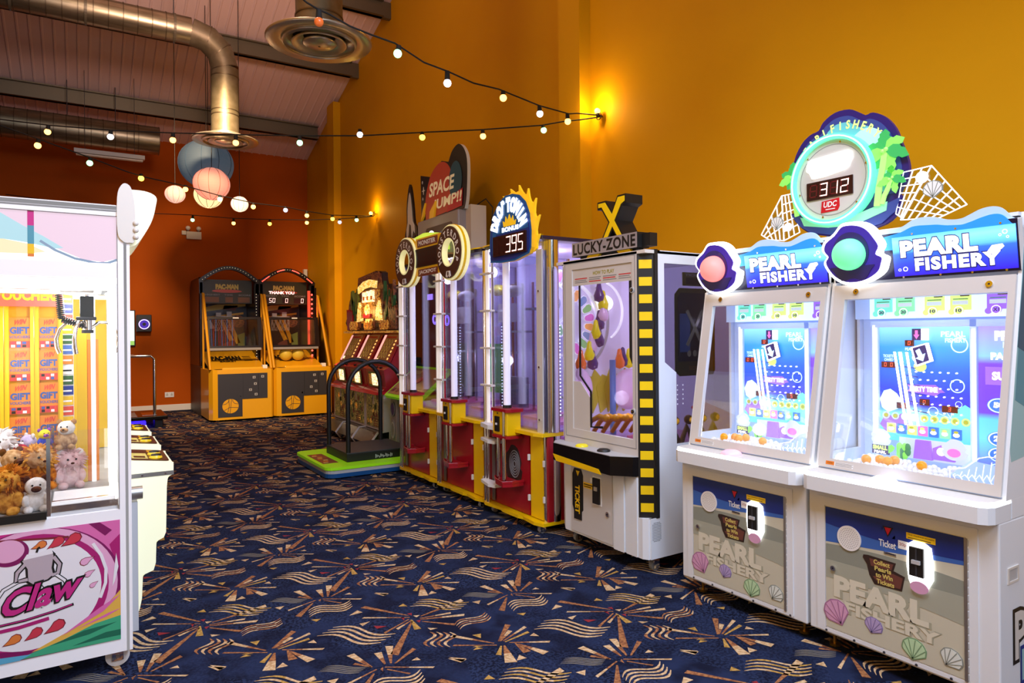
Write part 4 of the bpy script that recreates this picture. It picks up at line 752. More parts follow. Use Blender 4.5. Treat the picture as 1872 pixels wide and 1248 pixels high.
b = B(); b.poly(XZ, [(-.245, .50), (-.225, .54), (-.155, .54), (-.135, .50), (-.135, .27), (-.15, .255), (-.15, .20), (-.23, .20), (-.23, .255), (-.245, .29)], .006, .011, 'black'); b.poly(XZ, [(-.205, .525), (-.165, .525), (-.185, .49)], .011, .012, 'yellow'); tf = Fr((0, 0, 0), (0, 0, -1), (1, 0, 0)); b.text(tf, 'TICKET', -.43, -.24, -.215, -.165, .0118, 'yellow', .04); b.obj('ticket_plate', t)
b = B(); b.rect(XZ, -.03, .055, .335, .52, .006, .010, 'label_white').rect(XZ, -.02, .045, .345, .51, .010, .022, 'black').rect(XZ, .0, .03, .43, .455, .022, .028, 'light_grey'); b.obj('coin_slot', t, .001)
B().rect(XZ, -.13, -.028, .425, .462, .006, .007, 'yellow_bright').rect(XZ, -.125, -.035, .445, .452, .0072, .0074, 'black').rect(XZ, -.125, -.05, .432, .438, .0072, .0074, 'black').rect(XZ, -.06, -.032, .47, .50, .006, .007, 'label_white').obj('price_label', t)
B().ell(XZ, .115, .30, .016, .016, .006, .014, 'chrome', 16).ell(XZ, .115, .30, .006, .006, .014, .0145, 'black', 10).obj('lock', t)
b = B(); P = [(-.42, .02), (-.40, -.045), (-.34, -.10), (.27, -.12), (.375, -.03), (.40, .02)]; b.poly(TOP, P, .585, .70, 'black_gloss'); b.poly(TOP, [(x*.99, y*.96) for x, y in P], .70, .704, 'light_grey'); b.obj('control_shelf', t, .006)
yf = Fr((-.34, -.10, 0), (.61, -.02, 0)); B().poly(yf, [(.0, .628), (.50, .605), (.53, .575), (.04, .585)], .001, .004, 'yellow').obj('yellow_flash', t)
B().lathe((-.09, -.05, .704), [(.042, 0), (.042, .008), (.03, .016), (0, .018)], 'drip_yellow', 20).obj('push_button', t); B().lathe((.13, -.05, .704), [(.042, 0), (.042, .008), (.03, .016), (0, .018)], 'black', 20).obj('push_button', t)
b = B(); b.frame(XZ, -.34, .39, .70, 1.93, -.245, .345, .80, 1.87, -.02, 0, 'cream_metal'); b.frame(XZ, -.325, .375, .745, 1.915, -.32, .37, .75, 1.91, 0, .001, 'grey'); b.obj('window_door', t, .002)
for z in (1.70, .97): B().ell(XZ, .352, z, .018, .018, 0, .008, 'light_grey', 18).ell(XZ, .352, z, .011, .011, .008, .012, 'black', 14).ell(XZ, .352, z, .005, .005, .012, .014, 'chrome', 10).obj('lock', t)
b = B(); b.rect(XZ, -.246, .346, .80, 1.87, -.012, -.009, 'glass'); b.obj('window_glass', t)
b = B(); b.rect(XZ, -.245, .345, 1.76, 1.87, -.009, -.007, 'cream_metal'); b.text(XZ, 'HOW TO PLAY', -.03, .18, 1.82, 1.845, -.0065, 'olive', .03)
for k in range(3):
    for i, (x0, x1) in enumerate(((-.22, -.09), (-.07, .05), (.07, .20), (.22, .33))): b.rect(XZ, x0, x1-.01*(k % 2), 1.802-.012*k, 1.808-.012*k, -.0065, -.0065, 'red_bright' if (i+k) % 3 == 0 else 'grey')
b.obj('instruction_card', t)
b = B(); b.strip(XZ, [(.325, 1.76), (.325, 1.30), (.345, 1.26)], .02, -.009, -.004, 'black').obj('window_trim', t); b = B(); b.strip(XZ, [(-.17, 1.76), (-.17, 1.16), (-.06, 1.06), (-.06, .83), (.06, .84)], .016, -.009, -.004, 'black').poly(XZ, [(-.245, 1.12), (-.17, 1.12), (-.07, 1.02), (-.07, .80), (-.245, .80)], -.009, -.006, 'cream_metal'); b.obj('window_trim', t)
cf = Fr((.39, 0, 0), (.07, .085, 0)); L = math.hypot(.07, .085)
b = B(); b.rect(cf, 0, L, .34, 1.94, -.02, 0, 'black'); b.rect(Fr((.46, 0, 0), (0, 1, 0)), .075, .10, .34, 1.94, -.01, .004, 'black')
for k in range(15): b.rect(cf, .012, .088, .375+k*.1037, .427+k*.1037, 0, .002, 'yellow_bright')
b.obj('striped_corner', t, label='black corner post with yellow blocks')
sd = Fr((.46, 0, 0), (0, 1, 0)); b = B()
b.poly(sd, [(.085, .10), (.85, .10), (.85, .765), (.25, .765), (.25, 1.20), (.155, 1.265), (.155, 1.86), (.85, 1.86), (.85, 1.93), (.085, 1.93)], -.02, 0, 'white'); b.obj('side_panel', t, .003)
B().rect(sd, .15, .85, .765, 1.86, -.014, -.011, 'smoky').obj('side_window', t)
b = B(); b.rect(sd, .03, .085, .10, .34, -.02, .0, 'white')
for i in range(8):
    for j in range(13):
        if (i in (0, 7)) and (j in (0, 12)): continue
        b.ell(sd, .046+.009*i, .205+.009*j, .0028, .0028, 0, .0006, 'dark_grey', 6)
b.obj('speaker_grille', t)
B().box(-.46, .46, .10, .86, 1.915, 1.935, 'white').box(-.42, .46, .0, .12, 1.915, 1.935, 'offwhite').obj('roof_panel', t); B().box(-.46, .46, .84, .86, .59, 1.92, 'lavender_lit').box(-.46, -.44, .08, .84, .59, 1.92, 'wall_lavender').obj('back_panel', t)
b = B(); b.box(-.44, .395, .04, .84, .70, .72, 'deck_violet').box(-.1, .42, .35, .84, .72, .74, 'deck_pink').box(-.20, .10, .15, .17, .72, .725, 'drip_violet'); b.obj('prize_deck', t)
LW = Fr((-.438, 0, 0), (0, 1, 0)); b = B(); petal_wheel(b, LW, .08, 1.52, .26, 20, .012, .05); arcp = lambda cx, cz, r, a0, a1: [(cx+r*math.cos(R(a0+(a1-a0)*i/20)), cz+r*math.sin(R(a0+(a1-a0)*i/20))) for i in range(21)]; b.strip(LW, arcp(.08, 1.52, .29, -80, 75), .02, .01, .03, 'petal_rim').strip(LW, arcp(.10, 1.52, .36, -75, 45), .012, .01, .03, 'light_grey').strip(LW, arcp(.38, 1.60, .22, -60, 70), .010, .01, .03, 'petal_rim'); b.obj('prize_wheel', t)
em('hot_lamp', 'FFFFFF', 3.0); B().ell(LW, .42, 1.66, .09, .06, .0, .02, 'hot_lamp', 24).obj('lamp_disc', t, label='bright white lamp disc')
dl = Fr((-.36, 0, 0), (0, 1, 0))
for k, (x, z, m) in enumerate(((.33, 1.72, 'drip_violet'), (.36, 1.66, 'drip_yellow'), (.35, 1.58, 'balloon_pink'), (.33, 1.52, 'drip_violet'), (.29, 1.45, 'drip_yellow'), (.31, 1.40, 'drip_violet'), (.26, 1.36, 'balloon_pink'), (.23, 1.30, 'drip_yellow'), (.25, 1.24, 'drip_violet'), (.16, 1.24, 'drip_orange'), (.15, 1.16, 'balloon_pink'), (.50, 1.24, 'drip_orange'), (.55, 1.25, 'drip_violet'), (.60, 1.24, 'drip_yellow'))):
    B().lathe(dl.p(x, z, .01*(k % 3)), [(.0, -.060), (.034, -.045), (.040, -.01), (.022, .035), (.014, .08), (.0, .09)], m, 12).obj('drop_prize', t)
B().cyl((-.30, .40, .72), (-.30, .40, 1.25), .022, 'card_screen', 12).obj('centre_post', t)
B().ball((-.33, .58, 1.03), .15, 'balloon_pink', 20, 14, (.6, 1, 1)).obj('pink_bulb', t); B().ball((-.38, .17, 1.05), .10, 'balloon_pink', 18, 12, (.6, 1, 1.4)).obj('pink_bulb', t)
b = B()
for k in range(7): b.poly(LW, [(.18+.07*k, .86), (.24+.07*k, .90+.03*(k % 3)), (.26+.07*k, 1.12), (.20+.07*k, 1.18-.04*(k % 2)), (.14+.07*k, 1.05)], .002*k, .004+.004*k, 'foil_yellow')
b.obj('foil_backdrop', t)
b = B()
for k in range(7):
    y = .20+.06*k; x = -.26+.03*k
    b.tube([(x-.12, y, .74), (x-.04, y, .83), (x+.05, y, .87), (x+.11, y, .86)], [.016, .018, .02, .022], 'yellow_paint', 8).ball((x+.12, y, .865), .028, 'yellow_paint', 10, 6)
for k in range(4): b.tube([(.40, .22+.12*k, .74), (.42, .26+.12*k, .86), (.43, .30+.12*k, .76)], .018, 'yellow_paint', 8).ball((.425, .27+.12*k, .90), .03, 'yellow_paint', 10, 6)
b.obj('rake_arms', t, label='heap of yellow jointed arms'); b = B()
g2 = Fr((.40, 0, 0), (0, 1, 0)); b.poly(g2, [(.30, 1.20), (.34, 1.17), (.64, 1.17), (.66, 1.20), (.66, 1.66), (.62, 1.72), (.34, 1.72), (.30, 1.68)], 0, .004, 'olive').poly(g2, [(.325, 1.26), (.635, 1.26), (.635, 1.66), (.61, 1.69), (.35, 1.69), (.325, 1.66)], .004, .006, 'board_slate'); b.rect(g2, .34, .43, 1.32, 1.56, .006, .007, 'card_screen')
for s in (1, -1): b.strip(g2, [(.47-.07*s, 1.58), (.47, 1.47), (.47+.07*s, 1.36)], .022, .006, .012, 'x_grey_glow')
for k in range(3): b.ell(g2, .42+.05*k, 1.31, .016, .02, .006, .009, 'x_grey_glow', 12)
b.text(g2, 'SCORE', .42, .56, 1.205, 1.23, .005, 'yellow', .04); b.rect(g2, .37, .60, 1.735, 1.82, 0, .004, 'olive').rect(g2, .40, .57, 1.745, 1.785, .004, .006, 'display_dark').text(g2, 'TICKETS', .39, .58, 1.795, 1.812, .005, 'label_white', .05)
b.obj('score_board', t); b = B()
for z in (.98, 1.01, 1.04, 1.07, 1.10): b.box(.30, .304, .42, .424, z, z+.008, 'led_dot').box(.30, .304, .47, .474, z, z+.008, 'led_dot')
for y, z in ((.30, 1.15), (.36, 1.0), (.52, .96)): b.ball((.34, y, z), .01, 'speck', 8, 6)
b.obj('indicator_lights', t)
for x, y, z, p in ((.1, .3, 1.82, 5), (-.1, .3, 1.0, 1.5), (.435, .5, 1.5, .35)): l = light('POINT', 'cabinet_lamp', (x, y, z), p, 'E0D8FF', .05); l.parent = t  # the last, weakest lamp is added to brighten the score board
caster(t, .38, .13); caster(t, -.33, .10); caster(t, .38, .75); caster(t, -.36, .75)
# X topper
q = thing('cabinet_topper', 'big yellow and black X letter above a grey lettered plate on the prize cabinet', 'sign', (2.88, 3.41, 1.935), -math.pi/2)
F = Fr((0, 0, -1.935)); xo = lambda P, s, cx, cz: [(cx+x*s, cz+z*s) for x, z in P]
XP = [(-.56, .50), (-.56, .28), (-.40, .28), (-.10, -.12), (-.42, -.60), (-.12, -.60), (.07, -.33), (.25, -.60), (.55, -.60), (.23, -.10), (.46, .26), (.62, .32), (.62, .56), (.28, .56), (.06, .17), (-.20, .50)]
cx, cz, s = .065, 2.185, .235
b = B(); b.poly(F, xo(XP, s, cx, cz), -.14, .0, 'black'); XI = [(-.51, .45), (-.51, .34), (-.37, .34), (-.03, -.12), (-.32, -.55), (-.15, -.55), (.07, -.24), (.28, -.55), (.46, -.55), (.15, -.10), (.42, .30), (.57, .37), (.57, .51), (.31, .51), (.06, .08), (-.23, .45)]
b.poly(F, xo(XI, s, cx, cz), 0, .003, 'yellow_bright'); b.obj('letter_block', q)
b = B(); b.rect(F, -.32, .33, 1.965, 2.06, -.08, .02, 'plate_grey', 'black'); b.text(F, 'LUCKY-ZONE', -.305, .315, 1.975, 2.05, .021, 'black', .03, sp=1.1); b.rect(F, .33, .40, 1.97, 2.05, -.08, -.02, 'black'); b.obj('name_plate', q)
b = B(); b.poly(F, [(-.20, 1.937), (-.08, 1.937), (-.05, 1.965), (-.17, 1.965)], -.02, 0, 'yellow').poly(F, [(.15, 1.937), (.27, 1.937), (.24, 1.965), (.12, 1.965)], -.02, 0, 'yellow').rect(F, -.28, .30, 1.936, 1.97, -.06, -.022, 'black'); b.obj('bracket', q)

# ---------------------------------------------------------------- drop tower row
mat('tube_led', 'E8E6F4', .1, 0, .35, 'DCD6F8'); mat('canopy_purple', '2A1F38', .3); mat('inner_violet', 'C0B2D6', .4, 0, .45, 'BFB0E0'); mat('clear_tube', 'F0ECE8', .1, 0, .3, 'FFF6F0'); em('neon_ring', '9A7CFF', 2.5); mat('peg_green', '4FA050', .4, 0, .35, '50B060'); em('pale_disc', 'E8E4FF', 1.2)
def drop_unit(name, lab, yc, variant):
    t = thing(name, lab, 'arcade machine', (2.80, yc, 0), -math.pi/2, 'row of red and yellow drop tower games')
    w2 = .428; b = B(); b.poly(TOP, [(-w2, -.03), (-.36, -.055), (-.15, -.035), (-.10, -.05), (.12, -.05), (.17, -.035), (.34, -.055), (w2, -.03), (w2, .9), (-w2, .9)], .06, .083, 'yellow'); b.obj('base_plate', t, .003)
    b = B(); b.box(-w2+.005, w2-.005, .02, .9, .083, .70, 'red'); b.rect(Fr((0, .02, 0)), -.28, .19, .09, .695, 0, .008, 'red'); b.obj('lower_cabinet', t, .004)
    b = B(); b.rect(Fr((0, .02, 0)), .215, .375, .09, .69, 0, .012, 'yellow'); b.rect(Fr((0, .008, 0)), .225, .365, .64, .665, 0, .006, 'yellow')
    b.obj('yellow_door', t, .003)
    z0 = Fr((0, .008, 0))
    for x, z in ((.195, .20), (.195, .50), (.39, .22), (.39, .48)): B().rect(z0, x-.008, x+.008, z, z+.045, -.005, .010, 'label_white').obj('hinge_block', t, .002)
    b = B(); b.poly(TOP, [(-w2, -.03), (-.36, -.055), (.34, -.055), (w2, -.03), (w2, .9), (-w2, .9)], .70, .725, 'yellow'); b.obj('middle_rail', t, .003)
    for x, y, r in ((-.40, -.02, .016), (-.345, -.03, .013)): B().cyl((x, y, .083), (x, y, .70), r, 'chrome', 14).obj('post', t)
    for x, y, r in ((-.40, -.015, .021), (-.35, -.02, .016)): B().cyl((x, y, .725), (x, y, 2.12), r, 'clear_tube' if variant != 'C' or x > -.38 else 'chrome', 14).obj('post', t)
    B().box(-.315, -.30, -.01, .0, .725, 2.12, 'chrome').box(-.275, -.265, -.02, -.012, .725, 2.12, 'red_bright' if variant == 'B' else 'brushed').obj('edge_trim', t)
    for z in (1.02, 1.32, 1.62, 1.92): B().box(-.425, -.25, -.055, -.012, z, z+.016, 'offwhite').obj('clip', t, .003)
    # coin box on the front
    b = B(); b.box(-.11, .10, -.125, .0, .675, .855, 'yellow').obj('coin_box', t, .008)
    b = B(); b.poly(TOP, [(-.135, -.09), (-.10, -.145), (.11, -.145), (.13, -.11), (.13, 0), (-.135, 0)], .855, .878, 'red').poly(TOP, [(-.125, -.09), (-.095, -.14), (.105, -.14), (.12, -.11), (.12, 0), (-.125, 0)], .655, .675, 'red').obj('box_caps', t, .003)
    bf = Fr((0, -.125, 0)); B().rect(bf, -.065, -.005, .70, .815, 0, .012, 'black').rect(bf, -.045, -.025, .75, .765, .012, .018, 'label_white').ell(bf, -.03, .838, .008, .008, 0, .006, 'chrome', 12).obj('coin_slot', t, .001)
    B().cyl((0, -.06, .878), (0, -.06, .90), .035, 'black', 20).obj('tube_socket', t)
    B().cyl((.0, -.06, .90), (.0, -.06, 2.10), .028, 'tube_led', 18).obj('light_tube', t, label='glowing white drop tube')
    for x, y in ((-.07, -.10), (.07, -.135)): B().cyl((x, y, .33), (x, y, .66), .016, 'chrome', 14).obj('chute_tube', t)
    B().cyl((.07, -.135, .675), (.07, -.135, .86), .012, 'chrome', 12).obj('chute_tube', t)
    b = B(); b.poly(TOP, [(-.14, .0), (-.13, -.10), (-.05, -.14), (.10, -.17), (.13, -.10), (.13, 0)], .30, .325, 'red').strip(TOP, [(-.14, .0), (-.13, -.10), (-.05, -.14), (.10, -.17), (.13, -.10), (.13, 0)], .008, .325, .345, 'red').obj('catch_tray', t, .003)
    # glazed upper part
    B().rect(XZ, -.30, .40, .725, 2.12, -.012, -.006, 'acrylic').obj('front_window', t)
    B().rect(Fr((.42, 0, 0), (0, 1, 0)), .02, .88, .725, 2.12, -.006, 0, 'acrylic').obj('side_window', t)
    B().poly(TOP, [(-w2, .0), (-.36, -.03), (.34, -.04), (w2, -.02), (w2, .9), (-w2, .9)], 2.12, 2.145, 'canopy_purple').obj('canopy', t, .003)
    B().strip(TOP, [(-w2, -.01), (-.36, -.035), (-.2, -.035)], .018, 2.146, 2.156, 'yellow').obj('canopy_trim', t); B().strip(TOP, [(.25, -.035), (.34, -.04), (w2, -.02)], .018, 2.146, 2.156, 'yellow').obj('canopy_trim', t)
    b = B(); b.box(-.41, .41, .04, .88, .726, .74, 'deck_violet').box(-.35, .2, .3, .86, .74, .76, 'deck_pink'); b.obj('play_deck', t)
    rd = random.Random(variant); b = B(); b.box(-.41, .41, .86, .88, .74, 2.11, 'inner_violet'); b.box(-.41, .41, .1, .86, 2.10, 2.118, 'inner_violet').obj('back_panel', t)
    b = B()
    for k in range(4): x = -.25+.17*k; b.cyl((x, .6, .76), (x, .6, 1.9), .012, ('brushed', 'copper_tube', 'brushed', 'copper_tube')[k], 10)
    for k in range(3): b.box(-.3+.25*k, -.14+.25*k, .55, .7, 1.25+.2*k, 1.27+.2*k, 'light_grey')
    b.box(-.18, .02, .5, .58, 1.55, 1.72, 'offwhite').ball((.16, .45, 1.82), .09, 'offwhite', 16, 10, (1.3, .8, .6)).ball((-.18, .5, 1.85), .09, 'foil_yellow', 16, 10, (1.2, .8, .6))
    if variant == 'B': b.box(-.24, .0, .42, .44, .9, 1.35, 'peg_green').box(-.1, .24, .5, .56, .78, 1.05, 'grey')
    if variant == 'C': b.cyl((.05, .3, .86), (.05, .285, .86), .10, 'foil_yellow', 24).box(.1, .36, .4, .5, .76, .98, 'copper_tube')
    b.ring(Fr((.0, .5, 0)), -.05, .85, .07, .085, 0, .02, 'brushed', 24)
    b.obj('tower_mechanism', t)
    b = B()
    for k in range(26):
        for x in (-.19, .12) if variant != 'A' else (.2,): b.box(x, x+.007, .35, .357, .80+.028*k, .808+.028*k, 'led_dot')
    if variant == 'C':
        for k in range(7):
            for j in range(5): b.box(-.02+.03*j, -.01+.03*j, .3, .31, .86+.03*k, .868+.03*k, 'led_dot')
    b.obj('led_dots', t)
    if variant == 'C':
        B().rect(XZ, .335, .405, .725, 2.05, 0, .012, 'cream_metal').ell(XZ, .37, 1.75, .008, .008, .012, .02, 'chrome', 10).ell(XZ, .37, 1.2, .008, .008, .012, .02, 'chrome', 10).ell(XZ, .37, .82, .008, .008, .012, .02, 'chrome', 10).obj('window_post', t, .002)
        B().cyl((.37, .09, .725), (.37, .09, 2.12), .062, 'chrome', 28).obj('corner_column', t); B().cyl((.37, .10, .083), (.37, .10, .70), .062, 'chrome', 28).cyl((.39, .02, .083), (.39, .02, .70), .014, 'chrome', 12).obj('corner_column', t)
        for z in (.705, .585, .245): B().poly(TOP, [(-.40, -.02), (-.39, -.075), (-.20, -.12), (-.125, -.10), (-.125, -.02)], z-.010 if z > .7 else z, z+.022, 'white').obj('white_shelf', t, .004)
        b = B(); sf = Fr((0, .012, 0)); b.poly(sf, clam_outline(-.03, .43, .115, .15), 0, .003, 'dark_brown')
        for k in range(1, 6): b.ring(sf, -.01, .44, .014*k, .014*k+.006, .003, .005, 'grey', 24, 1.4)
        b.obj('grille', t); b = B(); petal_wheel(b, Fr((0, .30, 0)), .42, 1.62, .30, 20, 0) if False else petal_wheel(b, Fr((0, .40, 0)), .02, 1.68, .27, 22, 0); b.obj('prize_wheel', t)
    b = B(); b.rect(Fr((0, -.008+.02, 0)), -.34, -.30, .10, .69, 0, .01, 'brushed'); b.obj('panel_edge', t)
    for x, y, z, p in ((0, .35, 2.0, 9.), (-.1, .45, 1.2, 3.5)): l = light('POINT', 'cabinet_lamp', (x, y, z), p, 'E4DCFF', .05); l.parent = t
    caster(t, .36, .0, .025, 'grey', .06); caster(t, -.33, .02, .025, 'grey', .06)
    for k in (-1,): pass
    return t
mat('copper_tube', 'B0705A', .3, .5)
drop_unit('drop_tower_game', 'red and yellow drop tower game under the 395 sign, nearest of the three', 4.40, 'C')
drop_unit('drop_tower_game', 'middle one of the three red and yellow drop tower games, under the right tyre ring', 5.27, 'B')
drop_unit('drop_tower_game', 'farthest of the three red and yellow drop tower games, under the left tyre ring', 6.14, 'A')
# jackpot tyre sign
mat('tyre_brown', '4A2A1E', .35); mat('tyre_edge', 'E8E4A8', .3, 0, .5, 'E8E0A0'); mat('plate_brown', '7A3A26', .4); mat('sign_yellow', 'E8B020', .35, 0, .15, 'E8B020')
t = thing('jackpot_sign', 'yellow jackpot sign with two lettered brown tyre rings over the far drop towers', 'sign', (2.655, 5.60, 2.133), -math.pi/2)
F = Fr((0, 0, -2.145)); b = B(); b.poly(F, [(-.30, 2.0), (.29, 2.0), (.28, 2.32), (.24, 2.345), (-.26, 2.345), (-.29, 2.30)], -.04, .0, 'sign_yellow'); b.obj('bar', t, .004)
mat('disp_off', '3A0A10', .4); B().rect(F, -.26, .26, 2.075, 2.245, 0, .012, 'display_dark').digits(F, '    ', -.19, 2.10, .07, .12, .0125, 'digit_off', 'disp_off').obj('digit_display', t)
B().rect(F, -.22, .20, 2.262, 2.330, 0, .006, 'plate_brown').text(F, 'MONSTER', -.19, .17, 2.275, 2.318, .007, 'label_white', .04).obj('name_plate', t, label='brown plate lettered MONSTER'); B().rect(F, -.20, .20, 1.990, 2.055, 0, .006, 'plate_brown').text(F, 'JACKPOT', -.18, .18, 2.002, 2.044, .007, 'label_white', .04).obj('name_plate', t, label='brown plate lettered JACKPOT')
for cx in (-.47, .46):
    b = B(); b.ring(F, cx, 2.148, .120, .222, -.01, .03, 'tyre_brown', 44); b.ring(F, cx, 2.148, .222, .236, -.055, .02, 'tyre_edge', 44); b.ring(F, cx, 2.148, .110, .121, -.02, .033, 'tyre_edge', 44); b.ring(F, cx, 2.148, .228, .240, -.02, .0, 'yellow', 44)
    b.arc(F, 'MONSTERDROP', cx, 2.148, .168, 215, -35, .078, 'label_white', .031, .03, .85); b.poly(F, [(cx-.045, 1.945), (cx-.03, 1.99), (cx+.03, 1.99), (cx+.045, 1.945), (cx+.02, 1.935), (cx, 1.955), (cx-.02, 1.935)], .03, .034, 'label_white'); b.ell(F, cx, 1.968, .012, .018, .034, .036, 'tyre_brown', 12); b.obj('tyre_ring', t)
B().box(-.28, .27, .04, .12, .014, .03, 'brushed').obj('bracket', t)
# 395 sign
em('bonus_white', 'E8F0FF', 2.2); mat('flame_yellow', 'F0C020', .3, 0, .35, 'F0C020'); mat('arch_blue', '1B4A78', .3, 0, .2, '2060A0')
t = thing('bonus_sign', 'arched blue sign with yellow flames and a 395 display over the nearest drop tower', 'sign', (2.655, 4.19, 2.133), -math.pi/2)
F = Fr((0, 0, -2.145)); b = B(); O = [(-.30, 2.0), (-.31, 2.12), (-.295, 2.25), (-.25, 2.36), (-.17, 2.44), (-.08, 2.475), (.02, 2.475), (.12, 2.45), (.20, 2.39), (.25, 2.30), (.27, 2.18), (.265, 2.06), (.24, 2.02), (.05, 1.985), (-.15, 1.985)]
b.poly(F, O, -.03, 0, 'arch_blue', 'sign_yellow'); b.poly(F, [(x*.93-.001, 2.2+(z-2.2)*.93) for x, z in O], 0, .004, 'navy'); b.poly(F, [(x*.86, 2.22+(z-2.2)*.86) for x, z in O[:11]]+[(.2, 2.2), (-.2, 2.2)], .004, .006, 'arch_blue'); b.obj('arch_board', t)
b = B(); fl = []
OO = O[1:12]
for i in range(len(OO)-1):
    (x0, z0), (x1, z1) = OO[i], OO[i+1]; dx, dz = x1-x0, z1-z0; l = math.hypot(dx, dz); nx, nz = -dz/l, dx/l; s = (.012, .015, .018, .03, .035, .045, .045, .05, .045, .035)[i]
    fl += [(x0+nx*.012, z0+nz*.012), (x0+dx*.35+nx*s*.55, z0+dz*.35+nz*s*.55), (x0+dx*.25+nx*s*1.5, z0+dz*.25+nz*s*1.5), (x0+dx*.75+nx*s*.6, z0+dz*.75+nz*s*.6)]
fl += [(.285, 2.05)]+[(.24, 2.03), (-.29, 2.1)]; b.poly(F, fl, -.045, -.03, 'flame_yellow'); b.obj('flames', t)
B().arc(F, 'DROPTOWIN', -.02, 2.20, .205, 172, 8, .125, 'bonus_white', .012, .10, .62, ry=.98).obj('glow_letters', t, label='overexposed white arched letters')
b = B(); b.poly(F, [(-.09, 2.245), (-.10, 2.29), (-.07, 2.275), (-.06, 2.32), (-.035, 2.285), (-.01, 2.33), (.015, 2.285), (.04, 2.315), (.05, 2.27), (.08, 2.28), (.07, 2.245)], .004, .010, 'flame_yellow').text(F, 'BONUS', -.11, .12, 2.205, 2.240, .011, 'bonus_white', .05).obj('bonus_badge', t)
B().rect(F, -.235, .215, 2.035, 2.185, .004, .016, 'digit_off').digits(F, '  395', -.222, 2.05, .068, .120, .017, 'digit_hot', 'disp_off', .22).obj('digit_display', t)
B().box(-.05, .05, .03, .12, .014, .03, 'brushed').obj('bracket', t)
# ---------------------------------------------------------------- jump game: mat, hoops, console, tower
mat('lime', '9BE818', .35, 0, .12, '9BE818'); mat('mat_blue', '14508C', .35); mat('mat_print', '7A4030', .4); mat('planet_red', 'B8442E', .35, 0, .08, 'B8442E'); mat('sign_black', '14141C', .3); mat('letter_cream', 'E8D8B0', .35, 0, .2, 'E8D8B0'); mat('rocket_white', 'D8DCE0', .3); mat('tower_grey', '9A969E', .4); mat('console_print', 'B08A58', .25); em('dome_glow', 'C8F050', .6)
t = thing('jump_platform', 'lime and blue floor mat of the jump game with two black hoop rails', 'game platform', (2.04, 6.66, 0))
def rrect(x0, x1, y0, y1, r, n=5):
    out = []
    for cx, cy, a in ((x1-r, y1-r, 0), (x0+r, y1-r, 90), (x0+r, y0+r, 180), (x1-r, y0+r, 270)):
        out += [(cx+r*math.cos(R(a+90*i/n)), cy+r*math.sin(R(a+90*i/n))) for i in range(n+1)]
    return out
B().poly(TOP, rrect(0, 1.55, 0, 1.18, .10), .015, .055, 'mat_blue').poly(TOP, rrect(.006, 1.545, .006, 1.174, .10), .055, .092, 'light_grey').obj('base_tray', t); B().poly(TOP, rrect(-.004, 1.554, -.004, 1.184, .10), .092, .12, 'lime').obj('lime_top', t)
b = B(); b.rect(TOP, .04, .20, .26, .86, .12, .122, 'mat_print')
for k in range(8): b.rect(TOP, .06+.02*(k % 3), .11+.02*(k % 3), .30+.07*k, .335+.07*k, .122, .1225, 'orange' if k % 2 else 'text_yellow')
b.obj('print_strip', t)
B().box(.27, 1.0, .20, .90, .12, .205, 'black').box(.27, 1.0, .20, .90, .205, .215, 'dark_grey').obj('step_block', t, .006)
b = B()
for k in range(14): b.rect(Fr((0, .20, 0)), .58+.014*k, .588+.014*k, .135+.006*(k % 3), .175-.007*(k % 4), .0, .001, 'light_grey')
b.obj('maker_text', t)
for y in (.23, .88):
    pts = [(.295, y, .12), (.295, y, .86)]+[(.60-.305*math.cos(R(a)), y, .86+.30*math.sin(R(a))) for a in range(12, 180, 14)]+[(.905, y, .86), (.905, y, .12)]
    B().tube(pts, .024, 'black', 12).obj('hoop_rail', t, label='black tubular hoop rail')
b = B()
for k in range(6): b.rect(TOP, 1.02+.08*k, 1.06+.08*k, 1.0, 1.12, .12, .150, 'yellow' if k % 2 else 'black')
b.obj('hazard_edge', t)
t = thing('jump_console', 'slanted print-topped console with lime edges on a grey speaker column', 'console', (3.12, 7.25, .15), -math.pi/2)
b = B(); b.box(-.30, .46, .06, .42, 0, .60, 'black').box(-.46, -.28, .02, .36, -.0, .56, 'plate_grey').obj('column', t, .01)
b = B(); sf = Fr((-.37, .02, 0)); b.ell(sf, 0, .40, .06, .09, 0, .01, 'smoke_purple', 24).ring(sf, 0, .40, .055, .065, .01, .014, 'grey', 24, 1.4).ell(sf, 0, .15, .05, .12, 0, .01, 'grey', 24).ring(sf, 0, .15, .045, .055, .01, .013, 'light_grey', 24, 1.8).obj('speaker_ring', t)
a = Fr((0, -.04, .56), (1, 0, 0), (0, .42, .34)); b = B(); b.poly(a, rrect(-.52, .46, 0, .54, .03), -.04, .0, 'lime'); b.obj('panel_edge', t); b = B(); b.rect(a, -.48, .42, .04, .50, 0, .004, 'console_print'); b.ell(a, .0, .30, .06, .05, .004, .014, 'red_bright', 20)
for k in range(6): b.rect(a, -.44+.12*k, -.36+.12*k, .08, .14, .004, .006, 'mat_print').rect(a, -.44+.05*k, -.41+.05*k, .40, .46, .004, .005, 'text_yellow')
b.obj('panel_print', t)
t = thing('jump_tower', 'grey jump game tower with violet ring lights and a planet sign', 'arcade machine', (3.60, 7.30, 0), -math.pi/2)
b = B(); b.box(-.46, .44, 0, .30, .0, 2.45, 'tower_grey').obj('tower_body', t, .01)
b = B(); b.rect(XZ, -.38, .36, .9, 2.3, 0, .006, 'smoke_purple'); b.obj('front_panel', t)
b = B()
for x, z in ((-.10, 1.62), (.22, 1.60)): b.ring(XZ, x, z, .052, .064, .006, .012, 'neon_ring', 28).ring(XZ, x, z, .036, .044, .006, .012, 'neon_ring', 28)
b.rect(XZ, -.30, -.16, 1.86, 1.93, .006, .010, 'neon_ring'); b.obj('ring_lights', t, label='glowing violet ring lights')
